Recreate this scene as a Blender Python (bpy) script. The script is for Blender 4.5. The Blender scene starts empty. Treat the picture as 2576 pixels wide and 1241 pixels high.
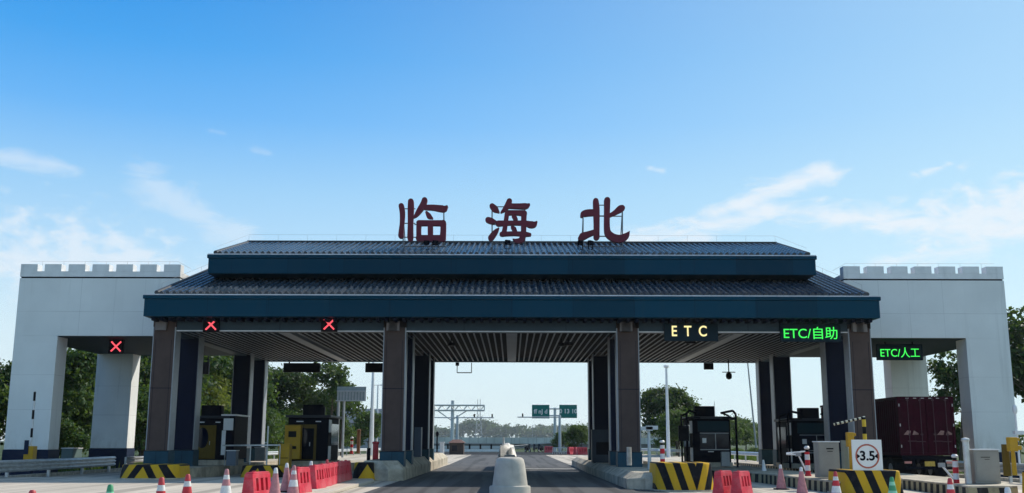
import bpy, bmesh, math, random
import numpy as np
from mathutils import Vector, Matrix
R = math.radians
rnd = random.Random(7)
SC = bpy.context.scene
COL = SC.collection

# ------------------------------------------------------------------ camera
CAM_H, PITCH, ROLL = 1.7, R(10.8), R(0.15)
FWD = Vector((0, math.cos(PITCH), math.sin(PITCH)))
UP0 = Vector((0, -math.sin(PITCH), math.cos(PITCH)))
RT0 = Vector((1, 0, 0))
RT = RT0*math.cos(ROLL) + UP0*math.sin(ROLL)
UP = UP0*math.cos(ROLL) - RT0*math.sin(ROLL)
cam_d = bpy.data.cameras.new('camera')
cam_d.sensor_fit = 'HORIZONTAL'; cam_d.sensor_width = 36; cam_d.lens = 36.0
cam_d.clip_end = 8000; cam_d.clip_start = 0.1
cam = bpy.data.objects.new('camera', cam_d); COL.objects.link(cam)
M3 = Matrix((RT, UP, -FWD)).transposed()
cam.matrix_world = Matrix.Translation((0, 0, CAM_H)) @ M3.to_4x4()
SC.camera = cam

def ray(x, y):                      # photo position (2576 wide) -> direction
    return RT*((x-1288)/2576) + UP*((620.5-y)/2576) + FWD
def W(x, y, Y):                     # point at distance Y
    d = ray(x, y); t = Y/d.y
    return Vector((d.x*t, Y, CAM_H+d.z*t))
def G(x, y, z=0.0):                 # point on the level z
    d = ray(x, y); t = (z-CAM_H)/d.z
    return Vector((d.x*t, d.y*t, z))

# ------------------------------------------------------------------ sun, sky, exposure
SUN_EL, SUN_AZ = R(42.5), R(49)       # azimuth measured from +Y towards +X
sd = bpy.data.lights.new('sun', 'SUN'); sd.energy = 4.8; sd.angle = R(0.6); sd.color = (1.0, 0.93, 0.82)
sun = bpy.data.objects.new('sun', sd); COL.objects.link(sun)
S = Vector((math.sin(SUN_AZ)*math.cos(SUN_EL), math.cos(SUN_AZ)*math.cos(SUN_EL), math.sin(SUN_EL)))
sun.rotation_euler = S.to_track_quat('Z', 'Y').to_euler()
SC.view_settings.view_transform = 'Standard'
SC.view_settings.look = 'None'
SC.view_settings.exposure = 0.0
SC.view_settings.gamma = 1.0
SC.view_settings.use_curve_mapping = False
SC.cycles.diffuse_bounces = 2

class NT:                           # small node helper
    def __init__(s, tree): s.t = tree; s.t.nodes.clear()
    def n(s, typ, **kw):
        o = s.t.nodes.new(typ)
        for k, v in kw.items(): setattr(o, k, v)
        return o
    def l(s, a, b): s.t.links.new(a, b)
    def put(s, sock, v):
        if hasattr(v, 'is_output'): s.l(v, sock)
        else: sock.default_value = v
    def m(s, op, a, b=0.0, c=0.0, clamp=False):
        o = s.n('ShaderNodeMath', operation=op, use_clamp=clamp)
        s.put(o.inputs[0], a); s.put(o.inputs[1], b); s.put(o.inputs[2], c)
        return o.outputs[0]
    def mix(s, f, a, b, blend='MIX'):
        o = s.n('ShaderNodeMix', data_type='RGBA', blend_type=blend)
        s.put(o.inputs[0], f)
        s.put(o.inputs[6], a if hasattr(a, 'is_output') else (*a, 1)[:4])
        s.put(o.inputs[7], b if hasattr(b, 'is_output') else (*b, 1)[:4])
        return o.outputs[2]
    def noise(s, vec, scale, detail=4, rough=0.55, dist=0.0):
        o = s.n('ShaderNodeTexNoise'); s.put(o.inputs['Vector'], vec)
        o.inputs['Scale'].default_value = scale; o.inputs['Detail'].default_value = detail
        o.inputs['Roughness'].default_value = rough; o.inputs['Distortion'].default_value = dist
        return o.outputs['Fac']
    def scale(s, vec, sc):
        o = s.n('ShaderNodeMapping'); s.l(vec, o.inputs['Vector']); o.inputs['Scale'].default_value = sc
        return o.outputs[0]
    def sstep(s, v, lo, hi):
        o = s.n('ShaderNodeMapRange', interpolation_type='SMOOTHSTEP'); s.put(o.inputs[0], v)
        o.inputs[1].default_value = lo; o.inputs[2].default_value = hi
        return o.outputs[0]
    def ramp(s, f, stops):
        o = s.n('ShaderNodeValToRGB'); s.put(o.inputs[0], f)
        e = o.color_ramp.elements
        while len(e) > 1: e.remove(e[-1])
        e[0].position, e[0].color = stops[0][0], (*stops[0][1], 1)
        for p, c in stops[1:]:
            k = e.new(p); k.color = (*c, 1)
        return o.outputs[0]

world = bpy.data.worlds.new('World'); SC.world = world; world.use_nodes = True
def build_world():
    T = NT(world.node_tree)
    sky = T.n('ShaderNodeTexSky', sky_type='NISHITA')
    sky.sun_disc = False; sky.sun_elevation = SUN_EL; sky.sun_rotation = SUN_AZ
    sky.altitude = 50; sky.air_density = 1.0; sky.dust_density = 0.6; sky.ozone_density = 2.5
    tc = T.n('ShaderNodeTexCoord')
    nv = T.n('ShaderNodeVectorMath', operation='NORMALIZE'); T.l(tc.outputs['Generated'], nv.inputs[0])
    sp = T.n('ShaderNodeSeparateXYZ'); T.l(nv.outputs[0], sp.inputs[0])
    x, y, z = sp.outputs
    el = T.m('MULTIPLY', T.m('ARCSINE', z), 57.2958)
    az = T.m('MULTIPLY', T.m('ARCTAN2', x, y), 57.2958)
    # clear blue air above the paler lower sky
    grad = T.ramp(T.m('DIVIDE', el, 60.0, clamp=True), [
        (0.0, (9.6, 10.8, 11.0)), (0.10, (7.6, 9.7, 10.8)), (0.17, (5.2, 8.2, 10.8)), (0.225, (3.7, 7.1, 10.6)), (0.29, (1.5, 5.2, 10.5)),
        (0.35, (0.55, 4.1, 9.8)), (0.42, (0.12, 3.1, 8.8)), (0.6, (0.25, 1.9, 6.2)), (1.0, (0.2, 1.1, 3.6))])
    pale = T.m('MULTIPLY', T.sstep(az, -26, 48), 0.62)
    grad = T.mix(pale, grad, (7.4, 10.2, 11.0))
    base = T.mix(0.9, sky.outputs[0], grad)
    cv = T.n('ShaderNodeCombineXYZ'); T.l(az, cv.inputs[0]); T.l(el, cv.inputs[1])
    n1 = T.noise(T.scale(cv.outputs[0], (0.30, 0.75, 1)), 1.0, 7, 0.60, 0.6)
    n2 = T.noise(T.scale(cv.outputs[0], (0.7, 1.1, 1)), 1.0, 6, 0.55, 0.2)
    def capsule(ax, ay, bx, by, w, amp, nz):
        dx, dy = bx-ax, by-ay; L = dx*dx+dy*dy
        pa, pe = T.m('SUBTRACT', az, ax), T.m('SUBTRACT', el, ay)
        h = T.m('DIVIDE', T.m('ADD', T.m('MULTIPLY', pa, dx), T.m('MULTIPLY', pe, dy)), L, clamp=True)
        qx = T.m('MULTIPLY', T.m('SUBTRACT', pa, T.m('MULTIPLY', h, dx)), 0.7)
        qy = T.m('SUBTRACT', pe, T.m('MULTIPLY', h, dy))
        d = T.m('DIVIDE', T.m('SQRT', T.m('ADD', T.m('MULTIPLY', qx, qx), T.m('MULTIPLY', qy, qy))), w)
        v = T.m('ADD', T.m('SUBTRACT', 0.62, T.m('MULTIPLY', d, 0.62)), T.m('MULTIPLY', T.m('SUBTRACT', nz, 0.5), 1.5))
        return T.m('MULTIPLY', T.sstep(v, 0.16, 0.68), amp)
    caps = [(-33, 9.2, -21.5, 9.0, 4.0, 0.62, n2), (-22, 8.8, -18.0, 8.6, 2.2, 0.6, n2), (-20.3, 13.6, -15.6, 10.9, 1.5, 0.36, n1), (-30, 14.3, -24.0, 13.9, 0.8, 0.4, n1),
            (6.5, 10.8, 13.5, 12.2, 1.3, 0.75, n1), (11.5, 12.5, 17.6, 14.3, 1.2, 0.8, n1), (14.5, 12.5, 27, 10.6, 1.3, 0.8, n1),
            (23.6, 11.2, 33, 12.4, 3.2, 0.75, n2), (22.6, 13.9, 23.8, 14.2, 0.4, 0.6, n1), (8.0, 15.0, 8.6, 14.9, 0.35, 0.5, n1),
            (-17.0, 16.5, -16.3, 16.4, 0.3, 0.14, n1), (-14.6, 15.6, -13.9, 15.5, 0.35, 0.16, n1), (20, 9.4, 25, 9.8, 0.8, 0.6, n1)]
    tot = None
    for c in caps:
        k = capsule(*c); tot = k if tot is None else T.m('MAXIMUM', tot, k)
    colr = T.mix(tot, base, (9.3, 9.8, 10.4))
    bg = T.n('ShaderNodeBackground'); T.l(colr, bg.inputs[0]); bg.inputs[1].default_value = 0.095
    out = T.n('ShaderNodeOutputWorld'); T.l(bg.outputs[0], out.inputs[0])
build_world()

# ------------------------------------------------------------------ materials
MATS = {}
def mat(name, col, rough=0.6, metal=0.0, fade=None, var=0.0, vs=3.0, bump=0.0, bs=40.0, spec=0.5, streak=0.0, emit=0.0, coat=0.0, alpha=1.0):
    if name in MATS: return MATS[name]
    m = bpy.data.materials.new(name); m.use_nodes = True; MATS[name] = m
    T = NT(m.node_tree)
    p = T.n('ShaderNodeBsdfPrincipled'); o = T.n('ShaderNodeOutputMaterial'); T.l(p.outputs[0], o.inputs[0])
    p.inputs['Roughness'].default_value = rough; p.inputs['Metallic'].default_value = metal
    p.inputs['Specular IOR Level'].default_value = spec; p.inputs['Coat Weight'].default_value = coat
    p.inputs['Base Color'].default_value = (*col, 1)
    tc = T.n('ShaderNodeTexCoord'); v = tc.outputs['Object']
    c = None
    if var:
        f = T.noise(v, vs, 6, 0.62)
        c = T.mix(T.sstep(f, 0.3, 0.7), tuple(a*(1-var) for a in col), tuple(min(1, a*(1+var*0.6)) for a in col))
    if streak:
        f = T.noise(T.scale(v, (2.2, 2.2, 0.12)), 1.0, 5, 0.65)
        g = T.sstep(f, 0.52, 0.75)
        c = T.mix(T.m('MULTIPLY', g, streak), c if c is not None else col, tuple(a*0.45 for a in col))
    if fade:
        f = T.noise(v, 2.6, 7, 0.7); c = T.mix(T.m('MULTIPLY', T.sstep(f, 0.42, 0.72), fade[1]), c if c is not None else col, fade[0])
    if c is not None: T.l(c, p.inputs['Base Color'])
    if var:
        T.l(T.m('ADD', T.m('MULTIPLY', T.noise(v, vs*3, 3), 0.25), rough-0.12), p.inputs['Roughness'])
    if bump:
        b = T.n('ShaderNodeBump'); b.inputs['Strength'].default_value = bump; b.inputs['Distance'].default_value = 0.02
        T.l(T.noise(v, bs, 5), b.inputs['Height']); T.l(b.outputs[0], p.inputs['Normal'])
    if emit:
        p.inputs['Emission Color'].default_value = (*col, 1); p.inputs['Emission Strength'].default_value = emit
    return m

def lamp_mat(name, col, strength):
    m = bpy.data.materials.new(name); m.use_nodes = True; T = NT(m.node_tree)
    e = T.n('ShaderNodeEmission'); e.inputs[0].default_value = (*col, 1); e.inputs[1].default_value = strength
    o = T.n('ShaderNodeOutputMaterial'); T.l(e.outputs[0], o.inputs[0]); return m

def stripe_mat(name, mode, period, slope, x0=0.0, duty=0.5, ca=(0.62, 0.36, 0.02), cb=(0.007, 0.007, 0.011), dirt=0.16, rough=0.5):
    """painted hazard stripes in object space; mode 'v' / 'a' chevrons, 'y' upright bars along y, 'z' rings, 'd' slanted"""
    m = bpy.data.materials.new(name); m.use_nodes = True; T = NT(m.node_tree)
    p = T.n('ShaderNodeBsdfPrincipled'); o = T.n('ShaderNodeOutputMaterial'); T.l(p.outputs[0], o.inputs[0])
    tc = T.n('ShaderNodeTexCoord'); sp = T.n('ShaderNodeSeparateXYZ'); T.l(tc.outputs['Object'], sp.inputs[0])
    x, y, z = sp.outputs
    if mode in 'va':
        ax = T.m('ABSOLUTE', T.m('SUBTRACT', x, x0))
        u = T.m('SUBTRACT' if mode == 'v' else 'ADD', T.m('DIVIDE', z, slope) , ax) if mode == 'a' else T.m('SUBTRACT', ax, T.m('DIVIDE', z, slope))
    elif mode == 'y': u = T.m('ADD', T.m('ADD', y, T.m('MULTIPLY', x, 0.9)), T.m('MULTIPLY', z, slope))
    elif mode == 'd': u = T.m('ADD', x, T.m('MULTIPLY', z, slope))
    else: u = z
    fr = T.m('FRACT', T.m('ADD', T.m('DIVIDE', u, period), 50.0))
    k = T.m('LESS_THAN', fr, duty)
    ns = T.noise(tc.outputs['Object'], 5, 6, 0.65)
    d = T.m('MULTIPLY', T.sstep(ns, 0.45, 0.75), dirt)
    c = T.mix(k, cb, ca); c = T.mix(d, c, (0.12, 0.11, 0.10))
    T.l(c, p.inputs['Base Color']); p.inputs['Roughness'].default_value = rough; p.inputs['Specular IOR Level'].default_value = 0.1
    return m

def leaf_mat(name, ca, cb):
    m = bpy.data.materials.new(name); m.use_nodes = True; T = NT(m.node_tree)
    tc = T.n('ShaderNodeTexCoord'); oi = T.n('ShaderNodeObjectInfo')
    f = T.noise(tc.outputs['Object'], 0.9, 4, 0.6)
    f = T.m('ADD', f, T.m('MULTIPLY', T.m('SUBTRACT', oi.outputs['Random'], 0.5), 0.35))
    c = T.mix(T.sstep(f, 0.3, 0.72), ca, cb)
    d = T.n('ShaderNodeBsdfPrincipled'); T.l(c, d.inputs['Base Color']); d.inputs['Roughness'].default_value = 0.55
    d.inputs['Specular IOR Level'].default_value = 0.25
    t = T.n('ShaderNodeBsdfTranslucent'); T.l(T.mix(0.45, c, (0.16, 0.22, 0.02)), t.inputs[0])
    mx = T.n('ShaderNodeMixShader'); mx.inputs[0].default_value = 0.42
    T.l(d.outputs[0], mx.inputs[1]); T.l(t.outputs[0], mx.inputs[2])
    o = T.n('ShaderNodeOutputMaterial'); T.l(mx.outputs[0], o.inputs[0]); return m

def ground_mat(name, base, dark, scale, joint=None, rough=0.85, streaky=False):
    m = bpy.data.materials.new(name); m.use_nodes = True; T = NT(m.node_tree)
    p = T.n('ShaderNodeBsdfPrincipled'); o = T.n('ShaderNodeOutputMaterial'); T.l(p.outputs[0], o.inputs[0])
    tc = T.n('ShaderNodeTexCoord'); v = tc.outputs['Object']
    a = T.noise(T.scale(v, (1, 0.18, 1)) if streaky else v, scale, 6, 0.62)
    b = T.noise(v, scale*14, 4, 0.7)
    c = T.mix(T.sstep(a, 0.3, 0.72), dark, base)
    c = T.mix(T.m('MULTIPLY', T.sstep(b, 0.45, 0.8), 0.35), c, tuple(q*0.62 for q in base))
    if streaky:
        tm = T.noise(T.scale(v, (1.5, 0.035, 1)), 1.0, 4, 0.55, 0.3)
        c = T.mix(T.m('MULTIPLY', T.sstep(tm, 0.48, 0.60), 0.6), c, tuple(q*0.45 for q in dark))
    if joint:
        sp = T.n('ShaderNodeSeparateXYZ'); T.l(v, sp.inputs[0])
        for ch, per in ((0, joint[0]), (1, joint[1])):
            fr = T.m('FRACT', T.m('ADD', T.m('DIVIDE', sp.outputs[ch], per), 100.37))
            c = T.mix(T.m('MULTIPLY', T.m('LESS_THAN', fr, 0.03/per), 0.55), c, tuple(q*0.3 for q in dark))
    T.l(c, p.inputs['Base Color'])
    p.inputs['Roughness'].default_value = rough; p.inputs['Specular IOR Level'].default_value = 0.16
    bm = T.n('ShaderNodeBump'); bm.inputs['Strength'].default_value = 0.25; bm.inputs['Distance'].default_value = 0.02
    T.l(T.noise(v, 30, 4, 0.7), bm.inputs['Height']); T.l(bm.outputs[0], p.inputs['Normal'])
    return m

def panel_mat(name, col, zs, xs, streak):
    """painted wall: fine joints at given heights, rain streaks, faint patches"""
    m = bpy.data.materials.new(name); m.use_nodes = True; T = NT(m.node_tree)
    p = T.n('ShaderNodeBsdfPrincipled'); o = T.n('ShaderNodeOutputMaterial'); T.l(p.outputs[0], o.inputs[0])
    tc = T.n('ShaderNodeTexCoord'); v = tc.outputs['Object']
    sp = T.n('ShaderNodeSeparateXYZ'); T.l(v, sp.inputs[0])
    c = T.mix(T.sstep(T.noise(v, 0.35, 5, 0.6), 0.3, 0.7), tuple(q*0.9 for q in col), col)
    f = T.noise(T.scale(v, (1.6, 1.6, 0.07)), 1.0, 5, 0.7)
    c = T.mix(T.m('MULTIPLY', T.sstep(f, 0.55, 0.8), streak), c, tuple(q*0.6 for q in col))
    for zz in zs:
        k = T.m('LESS_THAN', T.m('ABSOLUTE', T.m('SUBTRACT', sp.outputs[2], zz)), 0.012)
        c = T.mix(T.m('MULTIPLY', k, T.m('MULTIPLY', T.noise(v, 0.5, 2), 0.6)), c, tuple(q*0.35 for q in col))
    for xx in xs:
        k = T.m('LESS_THAN', T.m('ABSOLUTE', T.m('SUBTRACT', sp.outputs[0], xx)), 0.012)
        c = T.mix(T.m('MULTIPLY', k, T.m('MULTIPLY', T.noise(v, 0.5, 2), 0.45)), c, tuple(q*0.35 for q in col))
    dz = T.m('MULTIPLY', T.m('SUBTRACT', 1.0, T.sstep(sp.outputs[2], 1.2, 2.6)), T.sstep(T.noise(T.scale(v, (1.5, 1.5, 0.5)), 1.0, 5, 0.7), 0.4, 0.7))
    c = T.mix(T.m('MULTIPLY', dz, 0.4), c, (0.30, 0.28, 0.24))
    cv = T.n('ShaderNodeCombineXYZ'); T.l(T.m('FLOOR', T.m('DIVIDE', sp.outputs[0], 1.62)), cv.inputs[0]); T.l(T.m('FLOOR', T.m('DIVIDE', sp.outputs[2], 1.62)), cv.inputs[1])
    wn = T.n('ShaderNodeTexWhiteNoise', noise_dimensions='2D'); T.l(cv.outputs[0], wn.inputs['Vector'])
    c = T.mix(T.m('MULTIPLY', wn.outputs['Value'], 0.10), c, (0.55, 0.56, 0.55))
    T.l(c, p.inputs['Base Color']); p.inputs['Roughness'].default_value = 0.75
    bm = T.n('ShaderNodeBump'); bm.inputs['Strength'].default_value = 0.15; bm.inputs['Distance'].default_value = 0.02
    T.l(T.noise(v, 12, 5, 0.7), bm.inputs['Height']); T.l(bm.outputs[0], p.inputs['Normal'])
    return m

def sheet_mat(name, col, w):
    '''long metal fascia made of sheets: each sheet a little different, slightly wavy, rain marks'''
    m = bpy.data.materials.new(name); m.use_nodes = True; T = NT(m.node_tree)
    p = T.n('ShaderNodeBsdfPrincipled'); o = T.n('ShaderNodeOutputMaterial'); T.l(p.outputs[0], o.inputs[0])
    tc = T.n('ShaderNodeTexCoord'); v = tc.outputs['Object']; sp = T.n('ShaderNodeSeparateXYZ'); T.l(v, sp.inputs[0])
    q = T.m('DIVIDE', sp.outputs[0], w)
    wn = T.n('ShaderNodeTexWhiteNoise', noise_dimensions='1D'); T.l(T.m('FLOOR', q), wn.inputs['W'])
    c = T.mix(wn.outputs['Value'], tuple(k*0.82 for k in col), tuple(k*1.15 for k in col))
    f = T.noise(T.scale(v, (3.0, 1, 0.3)), 1.0, 5, 0.7)
    c = T.mix(T.m('MULTIPLY', T.sstep(f, 0.52, 0.8), 0.35), c, (0.02, 0.05, 0.065))
    seam = T.m('LESS_THAN', T.m('FRACT', T.m('ADD', q, 50.0)), 0.007)
    c = T.mix(T.m('MULTIPLY', seam, 0.6), c, (0.0, 0.012, 0.022))
    T.l(c, p.inputs['Base Color']); p.inputs['Specular IOR Level'].default_value = 0.09
    T.l(T.m('ADD', 0.35, T.m('MULTIPLY', T.noise(v, 1.3, 4), 0.3)), p.inputs['Roughness'])
    b = T.n('ShaderNodeBump'); b.inputs['Strength'].default_value = 0.2; b.inputs['Distance'].default_value = 0.03
    T.l(T.noise(T.scale(v, (1, 1, 0.5)), 0.9, 2), b.inputs['Height']); T.l(b.outputs[0], p.inputs['Normal'])
    return m
def tile_mat():
    m = bpy.data.materials.new('roof_tile'); m.use_nodes = True; T = NT(m.node_tree)
    p = T.n('ShaderNodeBsdfPrincipled'); o = T.n('ShaderNodeOutputMaterial'); T.l(p.outputs[0], o.inputs[0])
    tc = T.n('ShaderNodeTexCoord'); v = tc.outputs['Object']; sp = T.n('ShaderNodeSeparateXYZ'); T.l(v, sp.inputs[0])
    cv = T.n('ShaderNodeCombineXYZ'); T.l(T.m('FLOOR', T.m('DIVIDE', sp.outputs[0], 0.3)), cv.inputs[0]); T.l(T.m('FLOOR', T.m('DIVIDE', sp.outputs[1], 0.42)), cv.inputs[1])
    wn = T.n('ShaderNodeTexWhiteNoise', noise_dimensions='2D'); T.l(cv.outputs[0], wn.inputs['Vector'])
    c = T.mix(wn.outputs['Value'], (0.022, 0.038, 0.058), (0.038, 0.056, 0.082))
    f = T.sstep(T.noise(v, 0.5, 6, 0.65), 0.5, 0.75); c = T.mix(T.m('MULTIPLY', f, 0.5), c, (0.075, 0.08, 0.078))
    T.l(c, p.inputs['Base Color']); T.l(T.m('ADD', 0.20, T.m('MULTIPLY', wn.outputs['Value'], 0.10)), p.inputs['Roughness'])
    return m
WHITE_WALL = panel_mat('painted_wall', (0.80, 0.82, 0.81), (3.2, 4.9, 8.05), (-21.6, -19.9, -18.4, 18.4, 19.9, 21.6), 0.6)
WHITE_TRIM = mat('white_trim', (0.76, 0.77, 0.77), 0.7, var=0.08, vs=1.5, streak=0.25)
DARK_PLINTH = mat('dark_plinth', (0.012, 0.022, 0.052), 0.6, spec=0.1, var=0.2, vs=1.2)
FASCIA = sheet_mat('blue_fascia', (0.0, 0.043, 0.080), 2.75)
TILE = tile_mat()
TILE_END = mat('tile_end', (0.02, 0.026, 0.034), 0.5)
FLASH = mat('flashing', (0.62, 0.64, 0.68), 0.4, var=0.15, vs=2)
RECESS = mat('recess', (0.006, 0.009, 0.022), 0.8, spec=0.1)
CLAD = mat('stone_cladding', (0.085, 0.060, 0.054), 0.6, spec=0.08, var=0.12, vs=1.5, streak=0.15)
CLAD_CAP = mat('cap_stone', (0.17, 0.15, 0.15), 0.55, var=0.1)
CLAD_SHADE = mat('shaded_cladding', (0.008, 0.011, 0.030), 0.5, spec=0.07, var=0.15, vs=1.2, streak=0.15)  # front-row cladding again, with the canopy's shade put into a navy-black colour
STRIP = mat('brushed_strip', (0.30, 0.32, 0.35), 0.45, metal=0.2, var=0.1, vs=4, streak=0.1)
PLINTH = mat('blue_plinth', (0.018, 0.062, 0.092), 0.5, spec=0.12, var=0.18, vs=1.6)
BEAM = mat('beam_panel', (0.045, 0.075, 0.102), 0.5, spec=0.12, var=0.1, vs=1)
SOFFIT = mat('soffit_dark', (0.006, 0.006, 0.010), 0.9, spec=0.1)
BATTEN = mat('ceiling_batten', (0.27, 0.30, 0.34), 0.5, spec=0.2, var=0.06, vs=0.5)
BLACK = mat('black_plastic', (0.005, 0.005, 0.009), 0.45, spec=0.07, var=0.2)
BLACKM = mat('black_metal', (0.005, 0.006, 0.012), 0.65, spec=0.03, var=0.2)
GLASS = mat('dark_glass', (0.004, 0.007, 0.020), 0.06, spec=0.22)
GREY = mat('grey_metal', (0.32, 0.33, 0.34), 0.45, metal=0.2, var=0.15, vs=3, streak=0.2)
GALV = mat('galvanised', (0.55, 0.57, 0.58), 0.38, metal=0.55, var=0.18, vs=3)
WHITEM = mat('white_metal', (0.76, 0.77, 0.78), 0.45, var=0.08)
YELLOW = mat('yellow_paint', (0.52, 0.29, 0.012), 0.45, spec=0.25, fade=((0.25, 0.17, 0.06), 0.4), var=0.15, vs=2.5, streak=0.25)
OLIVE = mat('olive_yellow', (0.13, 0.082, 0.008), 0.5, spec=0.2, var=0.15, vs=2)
RED = mat('red_plastic', (0.62, 0.02, 0.05), 0.42, fade=((0.60, 0.20, 0.21), 0.6), var=0.22, vs=4, streak=0.3)
REDC = mat('red_cone', (0.56, 0.02, 0.03), 0.5, fade=((0.5, 0.16, 0.15), 0.5), var=0.2, vs=8)
PINK = mat('faded_pink', (0.50, 0.21, 0.22), 0.65, var=0.2, vs=9)
BAND = mat('white_band', (0.74, 0.72, 0.70), 0.5, var=0.15, vs=12)
GREENC = mat('green_plastic', (0.05, 0.30, 0.13), 0.5, var=0.15, vs=8)
GREENL = mat('pale_green', (0.28, 0.62, 0.42), 0.5, var=0.15, vs=8)
CONC = mat('kerb_concrete', (0.50, 0.44, 0.345), 0.9, var=0.4, vs=1.4, bump=0.6, bs=22, streak=0.85, spec=0.2)
CONC_L = mat('pale_concrete', (0.47, 0.44, 0.39), 0.9, var=0.35, vs=5, bump=0.9, bs=26, streak=0.55)
MAROON = mat('maroon_paint', (0.034, 0.0015, 0.009), 0.55, spec=0.05, var=0.25, vs=2, streak=0.3)
LETTER = mat('letter_maroon', (0.155, 0.025, 0.042), 0.55, spec=0.15, var=0.1, vs=2)
RUST = mat('rusty_brown', (0.22, 0.10, 0.045), 0.7, var=0.3, vs=6)
TARP = mat('white_tarp', (0.76, 0.75, 0.72), 0.6, var=0.15, vs=6, bump=0.6, bs=8)
BARK = mat('bark', (0.07, 0.052, 0.038), 0.9, var=0.3, vs=6)
SIGN_GREEN = mat('sign_green', (0.0, 0.16, 0.135), 0.5, spec=0.1, var=0.08)
SIGN_WHITE = mat('sign_white', (0.78, 0.78, 0.75), 0.45)
TYRE = mat('tyre', (0.012, 0.012, 0.012), 0.8)
HAZE_METAL = mat('pale_steel', (0.5, 0.54, 0.55), 0.5, metal=0.2, var=0.1)
KERB_STRIPE = stripe_mat('kerb_stripes', 'y', 0.62, 0.12, duty=0.5, ca=(0.42, 0.36, 0.22), cb=(0.03, 0.03, 0.03), dirt=0.5, rough=0.8)
BAR_STRIPE = stripe_mat('pole_black_yellow', 'z', 0.5, 0, duty=0.5, ca=(0.66, 0.46, 0.05), dirt=0.1)
BAR_WHITE = stripe_mat('pole_black_white', 'z', 0.86, 0, duty=0.5, ca=(0.72, 0.72, 0.72), dirt=0.1)
RED_WHITE = stripe_mat('bollard_red_white', 'z', 0.40, 0, duty=0.5, ca=(0.55, 0.03, 0.04), cb=(0.72, 0.68, 0.66), dirt=0.15)
LEAF_A = leaf_mat('leaf_dark', (0.009, 0.038, 0.013), (0.034, 0.092, 0.018))
LEAF_B = leaf_mat('leaf_mid', (0.025, 0.078, 0.016), (0.085, 0.150, 0.026))
LEAF_Y = leaf_mat('leaf_yellow', (0.08, 0.12, 0.022), (0.16, 0.19, 0.035))
M_CONC = ground_mat('plaza_concrete', (0.62, 0.55, 0.46), (0.47, 0.42, 0.355), 0.35, joint=(4.6, 5.2), streaky=True)
M_ASPH = ground_mat('asphalt', (0.118, 0.115, 0.114), (0.080, 0.080, 0.083), 0.6, rough=0.8, streaky=True)
M_ASPHD = ground_mat('dark_asphalt', (0.013, 0.014, 0.018), (0.009, 0.010, 0.013), 0.6)
M_EARTH = ground_mat('earth_grass', (0.055, 0.085, 0.025), (0.035, 0.055, 0.018), 0.15)
M_WHITE = ground_mat('road_paint', (0.62, 0.62, 0.6), (0.45, 0.45, 0.44), 1.5)
L_RED = lamp_mat('lit_red', (1.0, 0.10, 0.13), 1.35)
L_GREEN = lamp_mat('lit_green', (0.06, 1.0, 0.12), 1.15)
L_AMBER = lamp_mat('lit_amber', (1.0, 0.86, 0.40), 1.15)

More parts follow.
